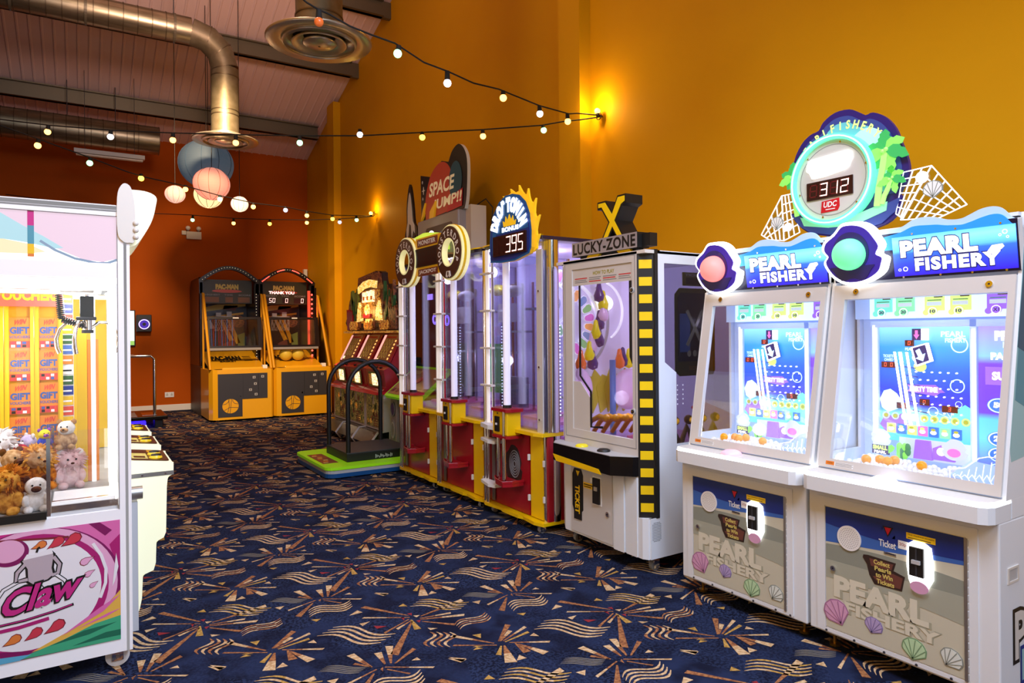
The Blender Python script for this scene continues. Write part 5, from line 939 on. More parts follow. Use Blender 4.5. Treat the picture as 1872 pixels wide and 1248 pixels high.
F = XZ; b = B(); b.box(-.60, .50, .0, .32, 2.44, 2.86, 'tower_grey'); b.poly(F, rrect(-.34, .36, 2.50, 2.74, .04), .0, .004, 'display_dark'); b.obj('tower_head', t, .02)
b = B(); b.lathe((.0, -.06, 2.42), [(.30, 0), (.29, .07), (.24, .15), (.14, .21), (0, .23)], 'dome_glow', 28); b.ball((-.02, -.08, 2.64), .03, 'bulb_white', 12, 8); b.obj('dome', t)
b = B(); b.poly(F, [(-.62, 3.46), (-.60, 2.86)]+smooth([(.55, 2.86), (.60, 3.0), (.62, 3.35), (.56, 3.52), (.42, 3.62), (.26, 3.58), (.16, 3.47)], False)[:-1]+[(.16, 3.47), (-.02, 3.52), (-.16, 3.44), (-.30, 3.38)], -.10, -.06, 'sign_black', 'rocket_white'); b.obj('sign_board', t)
b = B(); b.poly(F, smooth([(-.46, 2.87), (-.48, 3.05), (-.42, 3.25), (-.30, 3.41), (-.10, 3.50), (.08, 3.48), (.22, 3.36), (.34, 3.1), (.42, 2.9)], False), -.06, -.055, 'planet_red'); b.ell(F, .34, 3.22, .16, .22, -.055, -.054, 'teal_dark', 24); b.poly(F, [(.12, 2.88), (.50, 2.9), (.52, 3.10), (.2, 3.05)], -.054, -.052, 'red_bright')
for x, z, s in ((-.53, 3.25, .05), (-.56, 3.36, .02), (-.55, 3.15, .02)): b.poly(F, [(x, z+s), (x+s*.15, z+s*.15), (x+s, z), (x+s*.15, z-s*.15), (x, z-s), (x-s*.15, z-s*.15), (x-s, z), (x-s*.15, z+s*.15)], -.06, -.054, 'label_white')
b.obj('planet_print', t)
b = B(); b.text(F, 'SPACE', -.36, .30, 3.13, 3.30, -.050, 'letter_cream', .03, shear=.18); b.text(F, 'JUMP!!', -.26, .48, 2.92, 3.08, -.050, 'letter_cream', .03, shear=.18); b.obj('title_letters', t, label='cream slanted title letters')
b = B(); b.poly(F, [(-.50, 3.0), (-.44, 3.08), (-.50, 2.92), (-.56, 2.87)], -.06, -.03, 'sign_yellow').poly(F, [(-.30, 2.95), (-.14, 3.06), (-.20, 2.84), (-.34, 2.74)], -.06, -.03, 'sign_yellow'); b.obj('flame_cutouts', t)
rk = [(-.90, 3.40), (-.84, 3.28), (-.79, 3.05), (-.76, 2.88), (-.68, 2.80), (-.67, 2.66), (-.74, 2.72), (-.80, 2.60), (-.88, 2.56), (-.94, 2.66), (-1.04, 2.60), (-1.06, 2.76), (-1.0, 2.88), (-1.0, 3.1), (-.96, 3.28)]
rk = smooth(rk, True, 2); b = B(); b.poly(F, rk, -.06, -.03, 'sign_black'); b.poly(F, [(-.885+(x+.885)*.66, 2.98+(z-2.98)*.74) for x, z in rk], -.03, -.026, 'rocket_white'); b.poly(F, [(-.93, 2.70), (-.84, 2.70), (-.86, 2.86), (-.90, 2.88)], -.026, -.022, 'sign_black'); b.poly(F, [(-.90, 2.60), (-.84, 2.62), (-.85, 2.40), (-.90, 2.30)], -.05, -.03, 'orange'); b.rect(F, -.90, -.45, 2.66, 2.70, -.09, -.062, 'tower_grey'); b.obj('rocket_cutout', t)
b = B(); b.box(.5, .62, .1, .3, 2.3, 2.9, 'offwhite').tube([(.56, .2, 2.9), (.70, .25, 2.96), (.80, .28, 2.85), (.74, .3, 2.7), (.82, .3, 2.55), (.72, .3, 2.42)], .008, 'black', 6).obj('rear_box', t)

# ---------------------------------------------------------------- three-seat jungle game
noisy_em('bark', ('4A2014', '6A3420', '8A5028', '38180E'), 18, .10); mat('bark_dark', '32140F', .6); noisy_em('stone_gold', ('5A3010', 'B06A20', 'D89A38', '8A4A18', 'E8B850'), 26, .35); noisy_em('glow_gold', ('F8D060', 'C88828', 'FFE890', 'E0A838', 'FFF0B0'), 22, 1.0); noisy_em('glow_cream', ('FFEFC0', 'F0C070', 'FFF8E0', 'D89050'), 24, 1.3); mat('leaf', '2E5A26', .5); mat('leaf_light', '7A8A3A', .5); noisy_em('jungle_print', ('3A3A18', '8A7434', '5A4A20', 'A88A44', '2E4420'), 16, .22); em('pink_glow', 'FFB0A8', 1.0); em('amber_led', 'FFB060', 1.6); mat('screen_brown', '5A3420', .3, 0, .25, '9A6030')
t = thing('jungle_game', 'three-seat red jungle game with a carved temple header in the far right corner', 'arcade machine', (3.12, 8.90, 0), -math.pi/2)
B().box(-.96, .96, .125, .95, 0, .72, 'black').box(-.96, .96, .33, .95, .72, 1.46, 'black').box(-.96, .98, .42, .95, 1.46, 2.10, 'black').obj('rear_cabinet', t, .01)
for k in range(3):
    x0 = -.97+.655*k; b = B()
    b.box(x0, x0+.63, .02, .12, .24, .70, 'cream_metal'); b.rect(Fr((0, .02, 0)), x0+.05, x0+.59, .27, .67, 0, .005, 'jungle_print'); f2 = Fr((0, .015, 0)); rd = random.Random(k)
    for j in range(16): u, v = x0+.08+rd.random()*.46, .29+rd.random()*.33; b.poly(f2, [(u, v), (u+.05, v+.02), (u+.03, v+.08), (u-.02, v+.05)], 0, .002, ('leaf', 'leaf_light', 'stone_gold', 'bark')[j % 4])
    for j in range(5): b.rect(f2, x0+.30, x0+.46, .28+.03*j, .295+.03*j, .002, .004, 'bark')
    b.rect(f2, x0+.28, x0+.34, .56, .66, .002, .006, 'label_white'); b.obj('front_panel', t)
    b = B(); b.poly(Fr((x0+.0, 0, 0), (0, 1, 0)), [(.10, .02), (-.10, .02), (-.16, .10), (-.06, .23), (.10, .24)], 0, .62, 'black_gloss'); b.strip(Fr((x0+.62, 0, 0), (0, 1, 0)), [(.10, .02), (-.10, .02), (-.16, .10), (-.06, .23), (.10, .24)], .022, -.01, .012, 'cream_metal', True); b.obj('kick_box', t)
    b = B(); b.poly(Fr((x0, 0, 0), (0, 1, 0)), [(-.06, .70), (.34, .70), (.34, 1.46), (.32, 1.46), (.10, 1.04), (.02, 1.0), (.05, .78)], 0, .64, 'red'); b.poly(Fr((x0, 0, 0), (0, 1, 0)), [(-.08, .70), (.14, .70), (.14, .735), (-.06, .735)], -.005, .645, 'red_bright'); b.obj('cabinet_body', t)
    sl = Fr((x0, .098, 1.045), (1, 0, 0), (0, .21, .41)); b = B(); b.rect(sl, .03, .61, .02, .44, .0, .012, 'red'); b.rect(sl, .05, .12, .03, .43, .012, .016, 'pink_glow'); b.rect(sl, .13, .53, .03, .43, .012, .017, 'screen_brown')
    for j in range(3):
        for i in range(3): b.ring(sl, .20+.09*i, .14+.09*j, .022, .034, .017, .020, 'text_yellow', 14, 1.3)
    b.rect(sl, .16, .48, .38, .41, .017, .020, 'red_bright')
    for j in range(6): b.rect(sl, .495, .525, .08+.05*j, .105+.05*j, .017, .021, 'amber_led')
    b.rect(sl, .15, .20, .05, .09, .017, .021, 'glow_cream'); b.obj('slanted_screen', t)
    b = B(); b.rect(Fr((x0, .035, .78), (1, 0, 0), (0, -.02, .2)), .14, .50, .0, .19, .005, .012, 'leaf_light').rect(Fr((x0, .035, .78), (1, 0, 0), (0, -.02, .2)), .26, .46, .02, .17, .012, .016, 'glow_cream').rect(Fr((x0, .035, .78), (1, 0, 0), (0, -.02, .2)), .16, .24, .03, .16, .012, .014, 'stone_gold'); b.obj('lit_picture', t)
    b = B()
    for j in range(3): b.ell(Fr((x0, .06, 1.02), (1, 0, 0), (0, 1, .35)), .15+.15*j, .0, .035, .018, 0, .016, 'bark_dark', 16)
    b.obj('buttons', t)
b = B(); F = Fr((0, .25, 0)); O = [(-.98, 1.50), (-.99, 1.80), (-.93, 2.0), (-.86, 2.05), (-.72, 2.13), (-.62, 2.16), (-.55, 2.25), (-.40, 2.26), (-.36, 2.36), (.30, 2.42), (.38, 2.34), (.42, 2.22), (.60, 2.20), (.70, 2.12), (.82, 2.10), (.88, 1.96), (.95, 1.80), (1.0, 1.50)]
O = [(x, 1.5+(z-1.5)*.86) for x, z in O]; O = smooth(O, True, 2); b.poly(F, O, -.08, 0, 'bark_dark'); b.poly(F, [(x*.95, 1.52+(z-1.5)*.95) for x, z in O], 0, .01, 'bark'); b.obj('header_board', t)
b = B(); Z = lambda z: 1.5+(z-1.5)*.86
for i in range(22):
    rd = random.Random(i); s = -1 if i % 2 else 1; x = s*(.45+rd.random()*.42); z = Z(1.65+rd.random()*.45); w2 = .05+rd.random()*.04
    b.poly(F, [(x, z-.12), (x+w2*.6, z), (x+w2*.2*s, z+.14), (x-w2*.5, z+.02)], .01, .03+.01*(i % 3), ('leaf', 'leaf_light', 'bark', 'leaf')[i % 4])
for i in range(8):
    s = -1 if i % 2 else 1; x = s*(.72+.06*(i//2)); b.poly(F, [(x, 1.51), (x+.05, 1.51), (x+.04, Z(1.80)), (x-.02, Z(1.86))], .03, .05, ('bark', 'red')[i % 2])
b.rect(F, -.95, .95, 1.505, 1.53, .01, .03, 'bark_dark'); b.obj('jungle_carving', t)
b = B(); b.poly(F, [(-.42, Z(2.16)), (-.38, Z(2.36)), (.30, Z(2.42)), (.40, Z(2.24))], .01, .06, 'bark'); b.poly(F, [(-.34, Z(2.10)), (-.10, Z(2.17)), (.12, Z(2.18)), (.34, Z(2.15)), (.36, Z(2.26)), (.10, Z(2.30)), (-.14, Z(2.28)), (-.36, Z(2.20))], .06, .08, 'glow_gold')
for i in range(3): b.rect(F, -.20+.15*i, -.08+.15*i, Z(1.95), Z(2.11)+.01*i, .05, .07, 'glow_cream').rect(F, -.175+.15*i, -.115+.15*i, Z(1.98), Z(2.04), .07, .072, 'orange')
b.rect(F, -.26, .32, Z(1.90), Z(2.13), .01, .05, 'stone_gold'); b.obj('lit_reels', t, label='glowing gold banner and three cream reels')
b = B()
for i in range(5):
    for s in (-1, 1): b.rect(F, s*(.34+.06*i)-.028, s*(.34+.06*i)+.028, 1.54, Z(1.98-.07*i), .01, .028+.004*(i % 2), ('stone_gold', 'bark', 'mat_print')[i % 3])
for i in range(9): b.rect(F, -.60+.14*i, -.50+.14*i, 1.54, 1.60+.02*(i % 2), .028, .045, ('bark_dark', 'mat_print')[i % 2])
b.rect(F, -.14, .16, Z(1.68), Z(1.90), .02, .06, 'stone_gold').ball(F.p(.01, Z(1.82), .07), .075, 'glow_gold', 14, 9, (1, .5, 1.1)).rect(F, -.12, .14, Z(1.70), Z(1.76), .06, .09, 'red_bright').rect(F, -.08, .10, Z(1.62), Z(1.68), .03, .07, 'glow_gold')
for s in (-1, 1): b.poly(F, [(s*.26, Z(1.66)), (s*.46, Z(1.64)), (s*.42, Z(1.86)), (s*.38, Z(1.96)), (s*.32, Z(1.90)), (s*.28, Z(1.80))], .03, .06, 'glow_gold').rect(F, s*.22-.05, s*.22+.05, Z(1.70), Z(1.88), .03, .06, 'stone_gold')
for cx in (-.58, .0, .58):
    for j in range(3): b.ring(F, cx-.10+.10*j, Z(1.58), .022, .042, .05, .075, 'stone_gold', 16, 1.5).ell(F, cx-.10+.10*j, Z(1.58), .018, .03, .05, .07, 'orange', 12)
    b.rect(F, cx-.18, cx+.18, 1.515, 1.53, .02, .06, 'bark')
b.obj('temple_relief', t); b = B()
for x in (-.62, .0, .62): b.box(x-.2, x+.2, .12, .3, 1.462, 1.492, 'stone_gold')
b.obj('header_base', t)
l = light('POINT', 'header_lamp', (.0, .05, 1.75), 3, 'FFC870', .05); l.parent = t

# ---------------------------------------------------------------- basketball games
mat('court_yellow', 'EEB016', .35, coat=.3); mat('ball_orange', 'D8C040', .5); mat('net_pale', 'B8B0A8', .7); mat('header_dark', '3A3820', .4); em('led_red', 'FF4A3A', 4); mat('led_dim', 'C8C0A0', .4, 0, .6, 'FFF0C0'); mat('guard_black', '14080A', .3); mat('digit_dim', '8A6040', .5)
def basket(xc, lab, lit):
    t = thing('basketball_game', lab, 'arcade machine', (xc, 12.15, 0), 0, 'yellow basketball games by the back wall'); w2 = .508
    b = B(); b.poly(TOP, [(-w2, .12), (-w2+.05, .03), (-w2+.12, 0), (w2-.03, 0), (w2, .03), (w2, 1.0), (-w2, 1.0)], .035, .87, 'court_yellow').obj('front_cabinet', t, .006)
    b = B(); b.poly(XZ, [(-.385, .08), (.0, .08), (.0, .37), (.41, .37), (.41, .80), (-.385, .80)], 0, .008, 'dark_grey').strip(XZ, [(.01, .78), (.01, .40)], .004, .008, .009, 'black').strip(XZ, [(.26, .78), (.26, .40)], .006, .008, .009, 'black').obj('service_door', t)
    b = B(); b.ell(XZ, -.19, .26, .128, .120, .008, .010, 'court_yellow', 36)
    for P in ([(-.20, .14), (-.185, .26), (-.175, .38)], [(-.235, .15), (-.21, .26), (-.215, .375)], [(-.31, .29), (-.26, .30), (-.225, .33), (-.21, .37)], [(-.07, .29), (-.12, .30), (-.15, .33), (-.16, .37)], [(-.29, .19), (-.20, .24), (-.07, .23)]): b.strip(XZ, P, .008, .010, .0108, 'dark_grey')
    b.obj('ball_print', t)
    for x, z in ((.19, .73), (.21, .62), (.13, .52), (.22, .44), (.33, .74)): B().rect(XZ, x-.022, x+.022, z-.02, z+.02, .008, .016, 'light_grey').rect(XZ, x-.008, x+.008, z-.012, z+.012, .016, .017, 'dark_grey').obj('coin_fitting', t)
    B().ell(XZ, -.03, .43, .014, .014, .008, .016, 'chrome', 12).obj('lock', t)
    B().box(-w2+.005, w2-.005, 1.0, 2.35, 0, .9, 'black').obj('rear_cabinet', t, .01)
    b = B(); b.add([(-.46, .12, .80), (.46, .12, .80), (.46, 1.5, 1.15), (-.46, 1.5, 1.15)], [(0, 1, 2, 3)], 'court_yellow'); rf = Fr((-.46, .55, .915), (1, 0, 0), (0, 1, .25)); b.text(rf, 'PAC-MAN', .12, .62, .35, .62, .004, 'black', .06); b.text(rf, 'BASKET', .24, .52, .22, .32, .004, 'black', .03)
    for k in range(4): b.strip(rf, [(.66, .30+.09*k), (.80, .30+.09*k)], .022, .002, .003, 'black')
    b.obj('ball_ramp', t)
    B().box(-.40, .42, .10, .32, .80, .872, 'guard_black').box(-.30, .36, .08, .12, .80, .90, 'court_yellow').obj('ball_stop', t, .01); B().box(.36, .44, .12, .20, .87, .93, 'label_white').obj('card_reader', t, .004)
    for sx in (-1, 1):
        B().tube([(sx*.49, .06, .87), (sx*.49, .78, 2.18)], .028, 'yellow_paint', 4).obj('guard_pole', t); B().tube([(sx*.49, .80, .87), (sx*.49, .80, 2.2)], .022, 'yellow_paint', 4).obj('guard_pole', t)
        b = B(); sd = Fr((sx*.485, 0, 0), (0, 1, 0)); b.poly(sd, [(1.1, .9), (2.35, .9), (2.35, 2.35), (2.2, 2.5), (1.2, 2.5), (1.05, 2.35)], -.02, .02, 'guard_black'); b.obj('side_wall', t)
    A = lambda r, z: [(-.49+.98*i/16, z+r*math.sin(math.pi*i/16)) for i in range(17)]
    ff = Fr((0, 1.05, 0)); b = B(); b.strip(ff, [(-.48, 2.20), (-.48, 2.36)]+A(.24, 2.44)+[(.48, 2.36), (.48, 2.20)], .07, -.10, .0, 'guard_black').rect(ff, -.505, -.46, .90, 2.40, -.12, 0, 'guard_black').rect(ff, .44, .505, .90, 2.40, -.12, 0, 'guard_black'); b.obj('arch_frame', t)
    b = B(); n = 40
    for k in range(n+1):
        x = -.46+.92*k/n; z = 2.445+.24*math.sin(math.pi*(k/n*.98+.01)); on = lit and (k % 12) < 6
        if on or k % 2 == 0: b.ell(ff, x, z, .011 if on else .006, .011 if on else .006, 0, .008, 'led_red' if on else 'led_dim', 8)
    for k in range(14 if lit else 22): b.ell(ff, .455, 1.05+.09*k if lit else 1.05+.055*k, .018 if lit else .007, .018 if lit else .007, .0, .012, 'led_red' if lit else 'led_dim', 8)
    if not lit:
        for k in range(22): b.ell(ff, -.455, 1.05+.055*k, .006, .006, .0, .012, 'led_dim', 8)
    b.obj('led_string', t, label='row of red lamps around the arch' if lit else 'row of unlit lamps around the arch')
    bf = Fr((0, 1.35, 0)); b = B(); b.rect(bf, -.44, .44, 2.04, 2.48, -.1, 0, 'header_dark'); b.text(bf, 'PAC-MAN', -.20, .20, 2.30, 2.40, .004, 'text_yellow', .08); b.ell(bf, 0, 2.27, .26, .03, 0, .003, 'planet_red', 24)
    for s, x0, x1 in (('HIGHEST', -.38, -.12), ('TIME', -.05, .10), ('SCORE', .20, .42)): b.text(bf, s, x0, x1, 2.185, 2.215, .004, 'grey', .03)
    b.obj('header_panel', t); b = B()
    for x0, x1, s in ((-.38, -.14, '50'), (-.03, .10, '0'), (.19, .40, '0')):
        b.rect(bf, x0, x1, 2.06, 2.16, .0, .006, 'digit_off' if lit else 'digit_dim')
        if lit: b.digits(bf, s, x1-.065*len(s)-.01, 2.07, .048, .085, .008, 'digit_hot', None, .35)
    if lit: b.text(bf, 'THANK YOU', -.28, .20, 2.235, 2.29, .008, 'digit_hot', .03)
    b.obj('score_display', t)
    b = B(); kf = Fr((0, 1.95, 0)); b.rect(kf, -.46, .46, 1.12, 2.06, -.02, 0, 'guard_black')
    for P, m in (([(-.44, 1.95), (-.44, 1.88), (.44, 2.02), (.44, 2.06), (-.1, 2.04)], 'text_yellow'), ([(-.3, 1.80), (.40, 1.90), (.40, 1.86), (-.3, 1.76)], 'court_yellow'), ([(.05, 2.03), (.30, 2.03), (.24, 1.92), (.02, 1.95)], 'brown'), ([(-.42, 1.70), (-.20, 1.74), (-.12, 1.58), (-.40, 1.56)], 'offwhite'), ([(-.05, 1.75), (.02, 1.75), (.22, 1.35), (.14, 1.33)], 'court_yellow'), ([(.10, 1.75), (.16, 1.75), (.34, 1.30), (.26, 1.28)], 'court_yellow'), ([(.28, 1.45), (.42, 1.50), (.42, 1.20), (.30, 1.15)], 'leaf_light'), ([(-.4, 1.4), (-.2, 1.5), (-.25, 1.2), (-.38, 1.18)], 'brown'), ([(.02, 1.28), (.20, 1.36), (.22, 1.22), (.05, 1.16)], 'mat_print')): b.poly(kf, P, 0, .004, m)
    b.ell(kf, .30, 1.72, .12, .12, .004, .006, 'bark', 28); b.obj('backboard', t)
    b = B(); b.ring(Fr((-.02, 1.55, 1.80), (1, 0, 0), (0, 1, 0)), 0, 0, .17, .182, -.008, .008, 'light_grey', 28)
    for k in range(12):
        for s in (1, -1): a0 = 2*math.pi*k/12; b.tube([(-.02+.17*math.cos(a0+s*.26*j), 1.55+.17*(1-.12*j)*math.sin(a0+s*.26*j), 1.80-.09*j) for j in range(4)], .004, 'net_pale', 4)
    b.box(-.14, -.05, 1.70, 1.72, 1.78, 1.88, 'light_grey').box(.05, .14, 1.70, 1.72, 1.80, 1.90, 'light_grey'); b.obj('hoop_net', t)
    b = B(); g = Fr((0, .62, 1.22), (1, 0, 0), (.10*0, .10, .55)); b.frame(g, -.43, .47, 0, .56, -.40, .40, .04, .52, -.02, .02, 'guard_black'); b.rect(g, -.02, .08, .53, .55, .02, .03, 'label_white'); b.rect(g, -.44, .44, -.04, .0, -.02, .03, 'grey'); b.poly(Fr((.44, 0, 0), (0, 1, 0)), [(.62, 1.22), (.72, 1.77), (1.1, 1.77), (1.1, 1.22)], -.01, .01, 'guard_black'); b.obj('ball_guard', t)
    B().rect(g, -.40, .40, .04, .52, -.003, 0, 'glass').obj('guard_pane', t)
    if lit:
        em('red_glow', 'E0503A', .55); B().box(.506, .56, 1.1, 1.6, 1.15, 2.36, 'guard_black').rect(Fr((0, 1.1, 0)), .40, .506, 1.2, 2.3, -.06, -.01, 'red_glow').obj('side_lamp_panel', t)
        for x in (-.12, .10): B().ball((x, .75, 1.09), .12, 'ball_orange', 18, 12).obj('basketball', t, label='yellow basketball on the ramp')
        l = light('POINT', 'led_lamp', (.35, .95, 1.9), 2.5, 'FF5038', .1); l.parent = t
    else:
        b = B(); rd = random.Random(2)
        for k in range(14): x = -.36+.03*k; b.tube([(x, .85, 1.74), (x+rd.uniform(-.02, .02), .85, 1.26)], .004, 'red' if k % 3 else 'card_screen', 4)
        b.obj('guard_fringe', t)
    caster(t, -.38, .10, .018, 'grey', .04); caster(t, .42, .10, .018, 'grey', .04)
basket(2.285, 'left yellow basketball game with its arch lamps off, by the rust back wall', False)
basket(3.315, 'right yellow basketball game with red arch lamps lit and THANK YOU displayed', True)
tag(B().box(4.0, 4.07, 14.56, 14.65, 2.68, 2.84, 'offwhite').obj('wall_box'), 'small cream wall box just above the right basketball game', 'wall box')
# ---------------------------------------------------------------- claw machine bank on the left
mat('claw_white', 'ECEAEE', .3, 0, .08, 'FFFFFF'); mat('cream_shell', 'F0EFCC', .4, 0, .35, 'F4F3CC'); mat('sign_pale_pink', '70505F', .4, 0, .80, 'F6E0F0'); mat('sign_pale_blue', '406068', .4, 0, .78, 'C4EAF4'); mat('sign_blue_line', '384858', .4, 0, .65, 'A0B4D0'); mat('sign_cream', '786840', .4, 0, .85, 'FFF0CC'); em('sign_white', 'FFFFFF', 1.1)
mat('magenta', 'C22A80', .4); mat('magenta_dark', '7C1458', .4); mat('magenta_deep', 'A81E6C', .4); mat('magenta_pale', 'D86AA8', .4); mat('swirl_pink', 'E2A6C8', .4); mat('art_white', 'E8E4E8', .4); mat('drop_orange', 'D87A38', .4); mat('drop_red', 'C8384A', .4); mat('drop_edge', '7A2430', .4); mat('art_gold', 'E0B04C', .4); mat('art_green', '3FA67A', .4); mat('art_green2', '1E6A50', .4); mat('art_blue', '5AA8C8', .4); mat('art_grey', 'B8A8B0', .35)
mat('interior_glow', 'FFFFFF', .5, 0, .55, 'FFFFFF'); mat('voucher_yellow', 'E8BC10', .5); mat('voucher_orange', 'E08428', .5, 0, .05, 'F08A28'); mat('voucher_red', 'D84830', .5); mat('voucher_blue', '3A5A9C', .5); mat('banner_red', 'D05848', .5, 0, .2, 'D86048'); mat('plastic_white', 'F6F6F6', .3, 0, .2, 'FFFFFF'); mat('panel_brown', '4A1E10', .3)
t = thing('claw_machine', 'glowing white claw machine bank with a magenta side print on the left', 'arcade machine', (.177, 3.38, 0), 0)
LEN, XB, ZT = 1.92, -.80, 2.014
b = B(); b.frame(XZ, XB, 0, .09, ZT, -.76, -.045, .147, 1.967, -.04, 0, 'claw_white'); b.rect(XZ, -.76, -.045, .655, .704, -.04, 0, 'claw_white'); b.rect(XZ, -.76, -.045, 1.70, 1.763, -.04, -.003, 'claw_white'); b.obj('side_frame', t, .006)
b = B(); b.poly(TOP, rrect(-.035, .0, .0, .05, .012), .09, ZT, 'claw_white'); b.box(XB, 0, .04, LEN, .09, .66, 'claw_white').box(XB, -.76, .04, LEN, .66, ZT, 'claw_white').box(XB, 0, .0, LEN, 1.98, ZT, 'claw_white').box(XB, 0, LEN-.04, LEN, .66, ZT, 'claw_white').box(XB, .0, .02, LEN, .66, .70, 'claw_white'); b.obj('cabinet', t, .004)
b = B(); b.box(XB, .0, .005, .02, 1.975, 1.985, 'light_grey').box(XB, 0, -.004, .0, 1.99, 1.993, 'light_grey'); b.obj('top_trim', t)
for k in (0, 1, 2):
    y = .04+.62*k; B().box(-.04, 0, y-.02 if k else .04, y+.02 if k else .06, .66, 1.98, 'claw_white').obj('pillar', t)
B().rect(XZ, -.76, -.045, .704, 1.70, -.03, -.026, 'glass').obj('side_window', t)
B().box(-.012, -.008, .06, LEN-.06, .70, 1.70, 'glass').obj('front_window', t)
# light box sign along the top of the side
b = B(); b.rect(XZ, -.76, -.045, 1.70, 1.967, -.03, -.012, 'sign_white'); F = XZ
b.poly(F, [(-.76, 1.967), (-.045, 1.967), (-.045, 1.785), (-.10, 1.768), (-.17, 1.775), (-.25, 1.81), (-.33, 1.86), (-.42, 1.905), (-.50, 1.93), (-.76, 1.93)], -.012, -.010, 'sign_pale_pink')
b.poly(F, [(-.76, 1.945), (-.45, 1.95), (-.38, 1.905), (-.31, 1.865), (-.24, 1.82), (-.27, 1.815), (-.36, 1.835), (-.44, 1.845), (-.76, 1.84)], -.010, -.009, 'sign_pale_blue')
b.poly(F, [(-.76, 1.845), (-.44, 1.845), (-.36, 1.83), (-.30, 1.80), (-.36, 1.79), (-.76, 1.785)], -.0088, -.008, 'sign_cream')
b.strip(F, [(-.32, 1.845), (-.27, 1.81), (-.20, 1.778), (-.12, 1.762), (-.08, 1.765), (-.046, 1.78)], .010, -.0085, -.008, 'sign_blue_line')
for z0, z1, m in ((1.905, 1.966, 'magenta'), (1.83, 1.905, 'teal'), (1.79, 1.83, 'voucher_yellow'), (1.778, 1.79, 'drop_orange')): b.rect(F, -.362, -.340, z0, z1, -.0078, -.007, m)
for z in (1.755, 1.715): b.rect(F, -.362, -.342, z, z+.004, -.012, -.007, 'light_grey')
b.rect(F, -.76, -.045, 1.965, 1.968, -.012, -.002, 'grey').rect(F, -.048, -.045, .704, 1.967, -.012, -.002, 'grey'); b.obj('light_sign', t, label='pale pink and blue backlit sign panel')
# printed lower panel
b = B(); z0, z1, x0, x1 = .147, .660, -.76, -.045; h = 0
b.rect(F, x0, x1, z0, z1, -.01, .001, 'magenta'); C = (-.34, .405)
def clip(P): return [(max(x0, min(x1, x)), max(z0, min(z1, z))) for x, z in P]
b.poly(F, clip([(x1, .660), (x1, .30), (-.10, .26), (-.06, .40), (-.09, .52), (-.16, .60), (-.26, .66)]), .001, .0015, 'magenta_pale')
b.poly(F, clip([(x1, .60), (x1, .42), (-.07, .33), (-.055, .45), (-.085, .56)]), .0015, .002, 'magenta_deep')
b.poly(F, clip([(-.16, .66), (-.10, .60), (-.075, .62), (-.12, .66)]), .0015, .002, 'magenta_dark')
def el(cx, cz, rx, rz, m, h0, h1, n=48): b.poly(F, clip([(cx+rx*math.cos(2*math.pi*i/n), cz+rz*math.sin(2*math.pi*i/n)) for i in range(n)]), h0, h1, m)
el(C[0], C[1]-.01, .300, .275, 'magenta_dark', .002, .0024); el(C[0], C[1], .285, .262, 'swirl_pink', .0024, .0028); el(C[0]-.01, C[1]-.005, .262, .245, 'magenta_deep', .0028, .0031); el(C[0]-.02, C[1]+.0, .245, .225, 'art_white', .0031, .0034)
b.poly(F, clip([(x0, .147), (x0, .19), (-.5, .20), (-.35, .175), (-.22, .20), (-.13, .27), (x1, .36), (x1, .147)]), .0034, .0037, 'magenta_dark')
b.poly(F, clip([(-.36, .17), (-.20, .24), (-.10, .30), (x1, .36), (x1, .24), (-.2, .19)]), .0037, .004, 'art_gold'); b.poly(F, clip([(-.42, .15), (-.25, .195), (-.14, .235), (x1, .25), (x1, .147)]), .004, .0043, 'art_green')
for P in ([(-.30, .18), (-.18, .215), (-.06, .225), (-.16, .195)], [(-.22, .16), (-.10, .19), (x1, .19), (x1, .165), (-.12, .165)]): b.poly(F, clip(P), .0043, .0046, 'art_green2')
for P in ([(-.26, .21), (-.12, .30), (x1, .34), (-.11, .28)], [(-.20, .23), (-.09, .27), (x1, .28), (-.1, .255)]): b.poly(F, clip(P), .004, .0046, 'magenta_pale')
b.poly(F, clip([(x0, .147), (-.40, .147), (-.36, .162), (-.50, .175), (x0, .17)]), .0043, .0047, 'art_blue')
b.strip(F, [(-.145, .575), (-.115, .52), (-.098, .46), (-.10, .40), (-.12, .34)], .012, .0037, .0042, 'art_white'); b.poly(F, [(-.06, .52), (-.052, .46), (-.066, .40), (-.075, .38), (-.068, .45)], .0037, .0042, 'art_white')
def drop(cx, cz, s, a, m, hh=.0045):
    a = R(a); pts = [(-1.5, -.35), (-.7, .15), (-.2, .62), (.35, .72), (.8, .4), (.85, -.1), (.5, -.5), (-.1, -.62), (-.8, -.5)]
    T = lambda k: [(cx+s*k*(x*math.cos(a)-y*math.sin(a)), cz+s*k*(x*math.sin(a)+y*math.cos(a))) for x, y in pts]
    b.poly(F, T(1.12), .0036, hh, 'drop_edge'); b.poly(F, T(.95), hh, hh+.0006, m)
drop(-.325, .600, .022, 5, 'drop_orange'); drop(-.268, .603, .027, 20, 'drop_red'); drop(-.212, .606, .031, 15, 'drop_red')
drop(-.415, .235, .026, 12, 'drop_orange'); drop(-.345, .245, .027, 18, 'drop_red'); drop(-.272, .258, .031, 15, 'drop_red')
drop(-.172, .505, .022, 190, 'swirl_pink'); drop(-.162, .450, .017, 195, 'swirl_pink'); drop(-.146, .400, .014, 200, 'swirl_pink')
el(-.43, .585, .065, .055, 'magenta_dark', .0034, .0040); el(-.435, .592, .055, .045, 'swirl_pink', .0040, .0044); b.strip(F, [(-.66, .60), (-.50, .64), (-.40, .632), (-.30, .622), (-.23, .618)], .008, .0036, .0042, 'drop_edge')
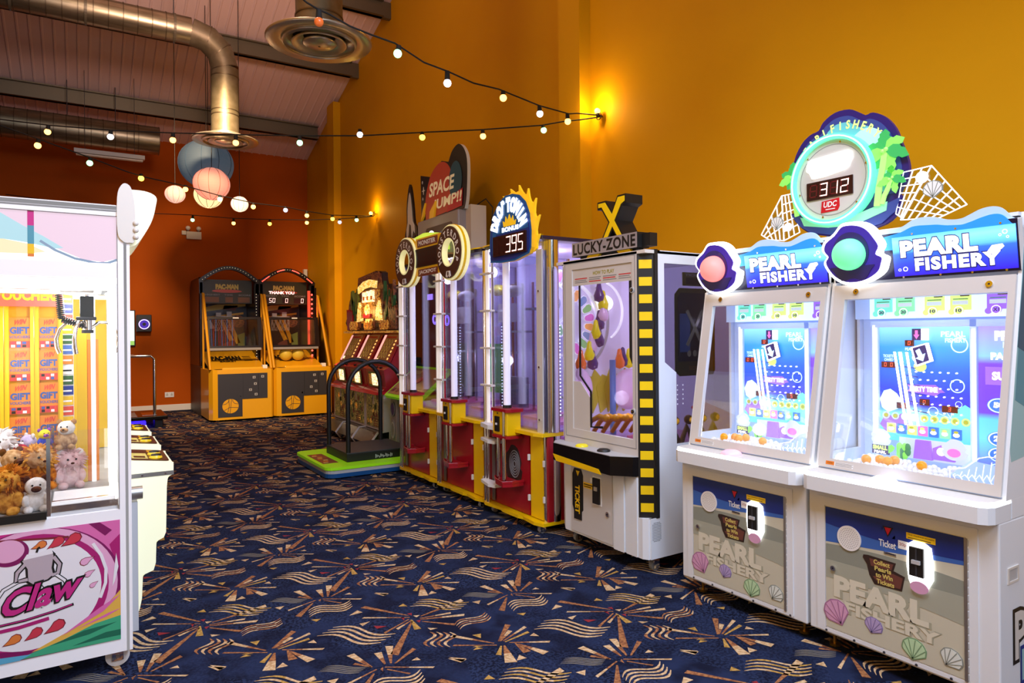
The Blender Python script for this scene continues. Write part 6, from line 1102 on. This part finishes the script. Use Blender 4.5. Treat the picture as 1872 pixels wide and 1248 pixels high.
# generic claw head drawing
b.poly(F, [(-.395, .545), (-.375, .56), (-.29, .575), (-.275, .555), (-.282, .50), (-.275, .47), (-.30, .45), (-.355, .437), (-.375, .455), (-.378, .51)], .0034, .0044, 'black'); b.poly(F, [(-.388, .545), (-.372, .552), (-.293, .566), (-.283, .552), (-.29, .50), (-.285, .472), (-.304, .456), (-.352, .445), (-.368, .46), (-.370, .51)], .0044, .005, 'art_grey')
b.poly(F, [(-.385, .548), (-.372, .57), (-.352, .566), (-.29, .582), (-.284, .558)], .005, .0056, 'art_white'); b.strip(F, [(-.34, .572), (-.335, .588), (-.328, .592)], .008, .004, .0056, 'black')
for P in ([(-.37, .54), (-.405, .50), (-.41, .465), (-.37, .468)], [(-.283, .545), (-.262, .51), (-.268, .475), (-.29, .47)]): b.strip(F, P, .022, .0036, .0040, 'black').strip(F, P, .012, .0040, .0052, 'art_grey')
for P in ([(-.40, .465), (-.45, .44), (-.475, .40), (-.50, .36)], [(-.275, .47), (-.245, .44), (-.235, .41), (-.242, .37)], [(-.34, .45), (-.315, .41), (-.318, .36)]): b.strip(F, P, .016, .0036, .0040, 'black').strip(F, P, .009, .0040, .0052, 'art_white')
b.text(F, 'Claw', -.475, -.195, .318, .440, .0058, 'black', .085, shear=.30, slope=.16); b.text(F, 'Claw', -.468, -.202, .325, .432, .0064, 'magenta', .03, shear=.30, slope=.16)
b.strip(F, [(-.50, .298), (-.38, .305), (-.28, .32), (-.215, .335)], .010, .0036, .0056, 'black').strip(F, [(-.50, .299), (-.38, .306), (-.28, .321), (-.22, .335)], .004, .0056, .006, 'magenta'); b.strip(F, [(-.50, .275), (-.40, .280), (-.30, .295)], .014, .0036, .0050, 'magenta_deep')
b.obj('side_print', t, label='magenta, white and green swirl print with a claw drawing')
# interior
b = B(); b.box(-.76, -.04, .02, LEN-.04, .70, .715, 'light_grey').box(-.76, -.305, -.02, .0, .704, .735, 'black').box(-.75, -.74, .1, LEN-.1, .72, 1.7, 'interior_glow').box(-.76, -.04, .06, LEN-.05, 1.69, 1.70, 'interior_glow').box(-.76, -.04, LEN-.08, LEN-.06, .72, 1.7, 'voucher_yellow').box(-.07, -.045, .60, .64, .7, 1.7, 'interior_glow').box(-.14, -.12, .66, .68, .7, 1.65, 'interior_glow'); b.obj('inner_case', t)
em('lamp_bright', 'FFFFFF', 3.2)
b = B(); b.box(-.70, -.10, .10, .14, 1.655, 1.69, 'lamp_bright').box(-.70, -.10, .80, .84, 1.655, 1.69, 'lamp_bright').box(-.08, -.05, .08, .10, .72, 1.66, 'lamp_bright'); b.obj('light_tube', t)
for x, y, z, p in ((-.2, .35, 1.6, 5), (-.45, .35, 1.35, 2), (-.3, 1.2, 1.5, 6)): l = light('POINT', 'cabinet_lamp', (x, y, z), p, 'FFFFFF', .06); l.parent = t
# gantry, motor, claw
b = B(); b.box(-.26, -.13, .18, .40, 1.655, 1.69, 'offwhite').box(-.74, -.05, .28, .31, 1.64, 1.66, 'chrome'); b.obj('gantry', t)
b = B(); b.box(-.185, -.130, .29, .345, 1.535, 1.635, 'black'); b.cyl((-.158, .317, 1.635), (-.158, .317, 1.66), .008, 'chrome', 8).box(-.20, -.12, .28, .355, 1.525, 1.54, 'dark_grey'); b.obj('motor', t, .004)
b = B()
for (p, q, n) in (((-.265, .30, 1.655), (-.255, .30, 1.53), 14), ((-.255, .30, 1.53), (-.17, .30, 1.50), 10)):
    P, Q = Vector(p), Vector(q); D = Q-P; s = D.orthogonal().normalized(); r2 = D.cross(s).normalized(); b.tube([P+D*(i/(n*8))+(s*math.cos(i*math.pi/4)+r2*math.sin(i*math.pi/4))*.014 for i in range(n*8+1)], .0028, 'black', 5)
b.obj('coil_cable', t)
b = B(); c = Vector((-.155, .317, 1.51)); b.cyl(c+Vector((0, 0, -.03)), c+Vector((0, 0, .02)), .018, 'chrome', 14).cyl(c+Vector((0, 0, -.045)), c+Vector((0, 0, -.03)), .024, 'dark_grey', 14); b.obj('claw_hub', t)
for k in range(3):
    a = R(5+120*k) if k != 1 else R(175); d = Vector((math.cos(a), math.sin(a), 0)); B().tube([c+d*q+Vector((0, 0, z)) for q, z in ((.015, -.02), (.045, .005), (.08, .005), (.108, -.025), (.122, -.07), (.118, -.11), (.108, -.135))], [.006, .007, .008, .008, .009, .010, .011], 'chrome', 8).obj('claw_finger', t)
b = B(); b.box(-.302, -.296, .02, .50, .715, 1.02, 'glass').box(-.306, -.292, .015, .022, .70, 1.03, 'chrome').box(-.30, -.05, .49, .496, .715, 1.0, 'glass').box(-.306, -.292, .49, .50, .70, 1.02, 'chrome'); b.obj('chute_screen', t)
b = B(); b.box(-.29, -.05, .03, .14, .715, .745, 'chrome').box(-.29, -.05, .14, .40, .715, .735, 'plastic_white').box(-.29, -.06, .05, .07, .745, .755, 'plastic_white'); b.add([(-.05, .04, .72), (-.05, .5, .95), (-.045, .5, .95), (-.045, .04, .72), (-.05, .04, .70), (-.045, .04, .70), (-.05, .5, .70), (-.045, .5, .70)], [(0, 1, 2, 3), (0, 4, 6, 1), (3, 2, 7, 5), (0, 3, 5, 4)], 'plastic_white'); b.obj('prize_chute', t)
for y in (.12, LEN-.12):
    for x in (-.055, -.7): caster(t, x, y-.03, .047, 'white_gloss', .10, 'y')
# header plaque sticking out over the aisle
b = B(); pf = Fr((0, .02, 0)); b.poly(pf, smooth([(-.02, 1.82), (.005, 1.84), (.035, 1.86), (.085, 1.95), (.105, 2.03), (.105, 2.07), (.06, 2.09), (-.02, 2.09)], False), -.50, .0, 'cream_shell'); b.obj('header_plaque', t, .01)
b = B(); b.poly(pf, smooth([(-.025, 1.86), (.0, 1.855), (.02, 1.87), (.022, 2.0), (.01, 2.085), (-.01, 2.11), (-.03, 2.10), (-.045, 2.05), (-.045, 1.90)]), .0, .03, 'offwhite')
for z in (1.88, 1.91, 1.94): b.ball((.024, -.01, z), .012, 'offwhite', 10, 6)
b.obj('header_shield', t, .006)
# three control stations on the aisle side
for k in range(3):
    y0 = .30+.62*k; prof = [(0, .10), (.02, .10), (.045, .15), (.055, .20), (.060, .31), (.105, .325), (.115, .36), (.118, .46), (.150, .475), (.160, .50), (.165, .72), (.17, .765), (.19, .775), (.195, .80), (.195, .835), (0, .86)]
    fr2 = Fr((0, y0, 0), (1, 0, 0), (0, 0, 1)); b = B(); b.poly(fr2, prof, -.38, 0, 'cream_shell'); b.obj('control_body', t, .010, seg=3)
    B().box(-.0, .196, y0-.002, y0+.004, .775, .795, 'brushed').cyl((.06, y0-.006, .785), (.06, y0, .785), .005, 'chrome', 8).cyl((.16, y0-.006, .785), (.16, y0, .785), .005, 'chrome', 8).obj('metal_strip', t)
    top = Fr((0, y0+.02, .862), (1, 0, -.13), (0, 1, 0)); b = B(); b.poly(top, rrect(.01, .18, .0, .34, .02), 0, .004, 'panel_brown'); b.rect(top, .02, .09, .03, .20, .004, .005, 'text_yellow').rect(top, .03, .08, .05, .10, .005, .006, 'panel_brown').rect(top, .10, .16, .25, .32, .004, .005, 'yellow_paint'); b.obj('control_panel', t)
    for yy in (.06, .17): b = B(); b.lathe(top.p(.125, yy, .004), [(.030, 0), (.030, .006), (.026, .010), (.024, .014)], 'yellow', 18); b.lathe(top.p(.125, yy, .016), [(.024, 0), (.022, .007), (0, .009)], 'black', 18); b.obj('push_button', t)
B().box(.0, .03, .12, .18, .12, .70, 'light_grey').cyl((.0, .13, .74), (.05, .13, .74), .03, 'brushed', 16).obj('coin_chute', t)
# ------------------------------------------------ prizes inside
def voucher_rack(x, y, lab, z0, n, wd, turn=0.):
    r = thing('voucher_rack', lab, 'prize rack', (x, y, .715), turn, 'voucher racks inside the claw machine')
    B().box(-wd/2-.008, -wd/2+.006, -.01, .02, 0, .90, 'voucher_yellow').box(wd/2-.006, wd/2+.008, -.01, .02, 0, .90, 'voucher_yellow').box(-wd/2, wd/2, .01, .03, 0, .90, 'yellow_paint').obj('rack_frame', r)
    for i in range(n):
        z = z0-.05+.158*i; f = Fr((0, .004, z)); b = B(); b.rect(f, -wd/2+.006, wd/2-.006, 0, .145, 0, .006, 'voucher_orange'); b.rect(f, -wd/2+.008, wd/2-.008, .002, .034, .006, .007, 'voucher_red')
        for j in range(6): b.rect(f, -wd/2+.014+(wd-.03)/3*(j % 3), -wd/2+.008+(wd-.03)/3*(j % 3+1), .004+.015*(j//3), .016+.015*(j//3), .007, .008, ('label_white', 'voucher_blue', 'black', 'drop_red')[(j+i) % 4])
        b.text(f, 'WIN', -wd*.28, wd*.22, .108, .134, .0075, 'voucher_red', .04, shear=.3, slope=.15).text(f, 'GIFT', -wd*.40, wd*.40, .068, .102, .0075, 'voucher_blue', .05).text(f, 'VOUCHERS', -wd*.42, wd*.42, .046, .060, .0075, 'voucher_blue', .02)
        b.obj('voucher_card', r)
voucher_rack(-.252, 4.0, 'yellow rack of orange WIN GIFT VOUCHERS cards, left one behind the side glass', .10, 5, .095)
voucher_rack(-.138, 4.0, 'yellow rack of orange WIN GIFT VOUCHERS cards, right one behind the side glass', .10, 5, .088, R(-6))
voucher_rack(-.37, 4.0, 'yellow rack of orange WIN GIFT VOUCHERS cards at the left edge of the view', .10, 5, .095)
r = thing('gift_card_strip', 'narrow hanging strip of mixed gift cards right of the voucher racks', 'gift cards', (-.062, 3.98, 1.0)); b = B(); b.box(-.026, .026, .004, .008, 0, .68, 'label_white')
for i, m in enumerate(('voucher_yellow', 'voucher_red', 'voucher_yellow', 'navy', 'leaf', 'label_white', 'voucher_orange', 'card_screen', 'leaf', 'voucher_yellow', 'voucher_red', 'navy', 'yellow')): b.box(-.024, .024, 0, .004, .015+.05*i, .058+.05*i, m).box(-.018, .018, -.001, 0, .03+.05*i, .038+.05*i, 'label_white' if m != 'label_white' else 'black')
b.obj('cards', r)
B().box(-.024, .024, .004, .008, -.283, 0.0, 'label_white').obj('hanging_post', r)
r = thing('voucher_banner', 'red banner with VOUCHERS lettering above the racks', 'banner', (-.22, 3.955, 1.595)); B().box(-.40, .14, 0, .006, 0, .10, 'banner_red').text(Fr((0, 0, 0)), 'VOUCHERS', -.13, .13, .028, .078, .002, 'voucher_yellow', .05).obj('banner_sheet', r)
B().box(-.40, -.38, .006, .02, -.879, .10, 'voucher_yellow').obj('banner_post', r); B().box(.125, .14, .006, .02, -.879, .10, 'voucher_yellow').obj('banner_post', r)
r = thing('display_column', 'plain yellow and orange display column right of the gift cards', 'display column', (.02, 4.05, .715)); B().box(-.045, .0, 0, .04, 0, .78, 'voucher_yellow').box(.0, .05, 0.01, .05, 0, .72, 'voucher_orange').obj('column', r, .003)
# plush toys
def fur(name, a, b2): noisy(name, a, b2, 45, .95, 4, .5)
fur('fur_orange', 'C8741A', '8A4208'); fur('fur_gold', 'E0A040', 'B87420'); fur('fur_tan', 'D8B080', 'A87848'); fur('fur_white', 'F4F0EC', 'DCD4CC'); fur('fur_brown', '6A3A1C', '4A2410'); fur('fur_grey', '6E6A70', '4A464C'); fur('fur_pink', 'F4D0D0', 'E8B8B8'); fur('fur_red', 'B0203A', '801028'); fur('fur_lilac', 'D8C8E0', 'B8A8C8'); mat('plush_blue', '2438B0', .8); mat('plush_violet', '8A3AA8', .8); mat('plush_yellow', 'E8D020', .8)
def tuft(b, c, r, m, n, seed, l=.35):
    rd = random.Random(seed)
    for i in range(n):
        d = Vector((rd.gauss(0, 1), rd.gauss(0, 1), rd.gauss(0, 1))).normalized(); p = Vector(c)+d*r*.8; q = p+d*r*l+Vector((rd.uniform(-.3, .3), rd.uniform(-.3, .3), -.35))*r*l; b.cyl(p, q, r*.16, m, 5, .001)
def plush(x, y, z, s, lab, body, face, ear, rz, mane=None, seed=0, name='plush_toy'):
    o = thing(name, lab, 'plush toy', (x, y, z), rz, 'plush toys in the claw machine'); b = B()
    b.ball((0, 0, s*.42), s*.42, body, 16, 12, (1, .85, 1.05), .06, seed)
    for sx in (-1, 1): b.ball((sx*s*.34, -s*.18, s*.45), s*.15, body, 10, 8, (1, 1, 1.6)).ball((sx*s*.26, -s*.30, s*.12), s*.17, body, 10, 8, (1, 1.4, .85))
    b.obj('body', o); b = B(); hc = (0, -s*.12, s*1.02); b.ball(hc, s*.36, face, 18, 12, (1.05, .95, .95), .04, seed+1); b.ball((0, -s*.42, s*.94), s*.16, face if mane else ear, 12, 8, (1.1, .9, .8)); b.obj('head', o)
    b = B()
    for sx in (-1, 1): b.ball((sx*s*.30, -s*.06, s*1.30), s*.13, ear, 10, 8, (1, .6, 1.1))
    b.obj('ears', o); b = B()
    for sx in (-1, 1): b.ball((sx*s*.13, -s*.44, s*1.10), s*.04, 'black_gloss', 10, 6)
    b.ball((0, -s*.57, s*.98), s*.05, 'fur_brown', 10, 6, (1.3, .8, .8)); b.obj('eyes_and_nose', o)
    if mane: b = B(); tuft(b, (0, s*.06, s*1.02), s*.46, mane, 170, seed, .5); b.ball((0, s*.10, s*1.02), s*.42, mane, 14, 10, (1, .7, 1), .2, seed); b.obj('mane', o)
    return o
zf = .716
PL = [(-.265, 3.52, 0, .135, 'plush lion with a shaggy orange mane pressed to the glass, lower left', 'fur_gold', 'fur_gold', 'fur_orange', -20, 'fur_orange'),
 (-.172, 3.66, .06, .135, 'plush lion with a darker golden mane beside the chute divider', 'fur_orange', 'fur_tan', 'fur_orange', 25, 'fur_gold'),
 (-.170, 3.50, 0, .105, 'plush puppy with a white face and brown ears between the two lions', 'fur_white', 'fur_white', 'fur_brown', 5, None),
 (-.270, 3.68, .08, .12, 'cream and brown plush bear lying above the front lion', 'fur_tan', 'fur_tan', 'fur_brown', 40, None),
 (-.335, 3.86, .10, .15, 'fluffy white plush toy at the left edge under the racks', 'fur_white', 'fur_white', 'fur_white', 0, 'fur_white'),
 (-.250, 3.82, .13, .085, 'dark red plush toy in the middle of the pile', 'fur_red', 'fur_red', 'fur_white', 70, None),
 (-.205, 3.88, .15, .095, 'grey and lilac plush toy on top of the pile below the racks', 'fur_grey', 'fur_lilac', 'fur_white', -60, None),
 (-.152, 3.80, .22, .065, 'small blue, violet and yellow plush toy by the divider', 'plush_blue', 'plush_yellow', 'plush_violet', 20, None),
 (-.055, 3.95, 0, .13, 'pinkish fluffy plush toy behind the prize chute', 'fur_pink', 'fur_pink', 'fur_white', 10, 'fur_pink'),
 (-.065, 3.95, .19, .10, 'pale brown plush toy stacked above the pinkish one', 'fur_tan', 'fur_white', 'fur_tan', -15, None),
 (-.385, 3.56, 0, .14, 'brown plush bear at the very left of the pile', 'fur_brown', 'fur_tan', 'fur_brown', 10, None),
 (-.45, 3.75, .02, .14, 'white and grey plush toy beyond the left edge of the pile', 'fur_grey', 'fur_white', 'fur_grey', 0, None),
 (-.50, 3.55, 0, .13, 'tan plush toy with white ears far left in the pile', 'fur_tan', 'fur_tan', 'fur_white', 15, None)]
for k, (x, y, z, s_, lab, c1, c2, c3, rz, mn) in enumerate(PL): plush(x, y, zf+z, s_, lab, c1, c2, c3, R(rz), mn, k+1)
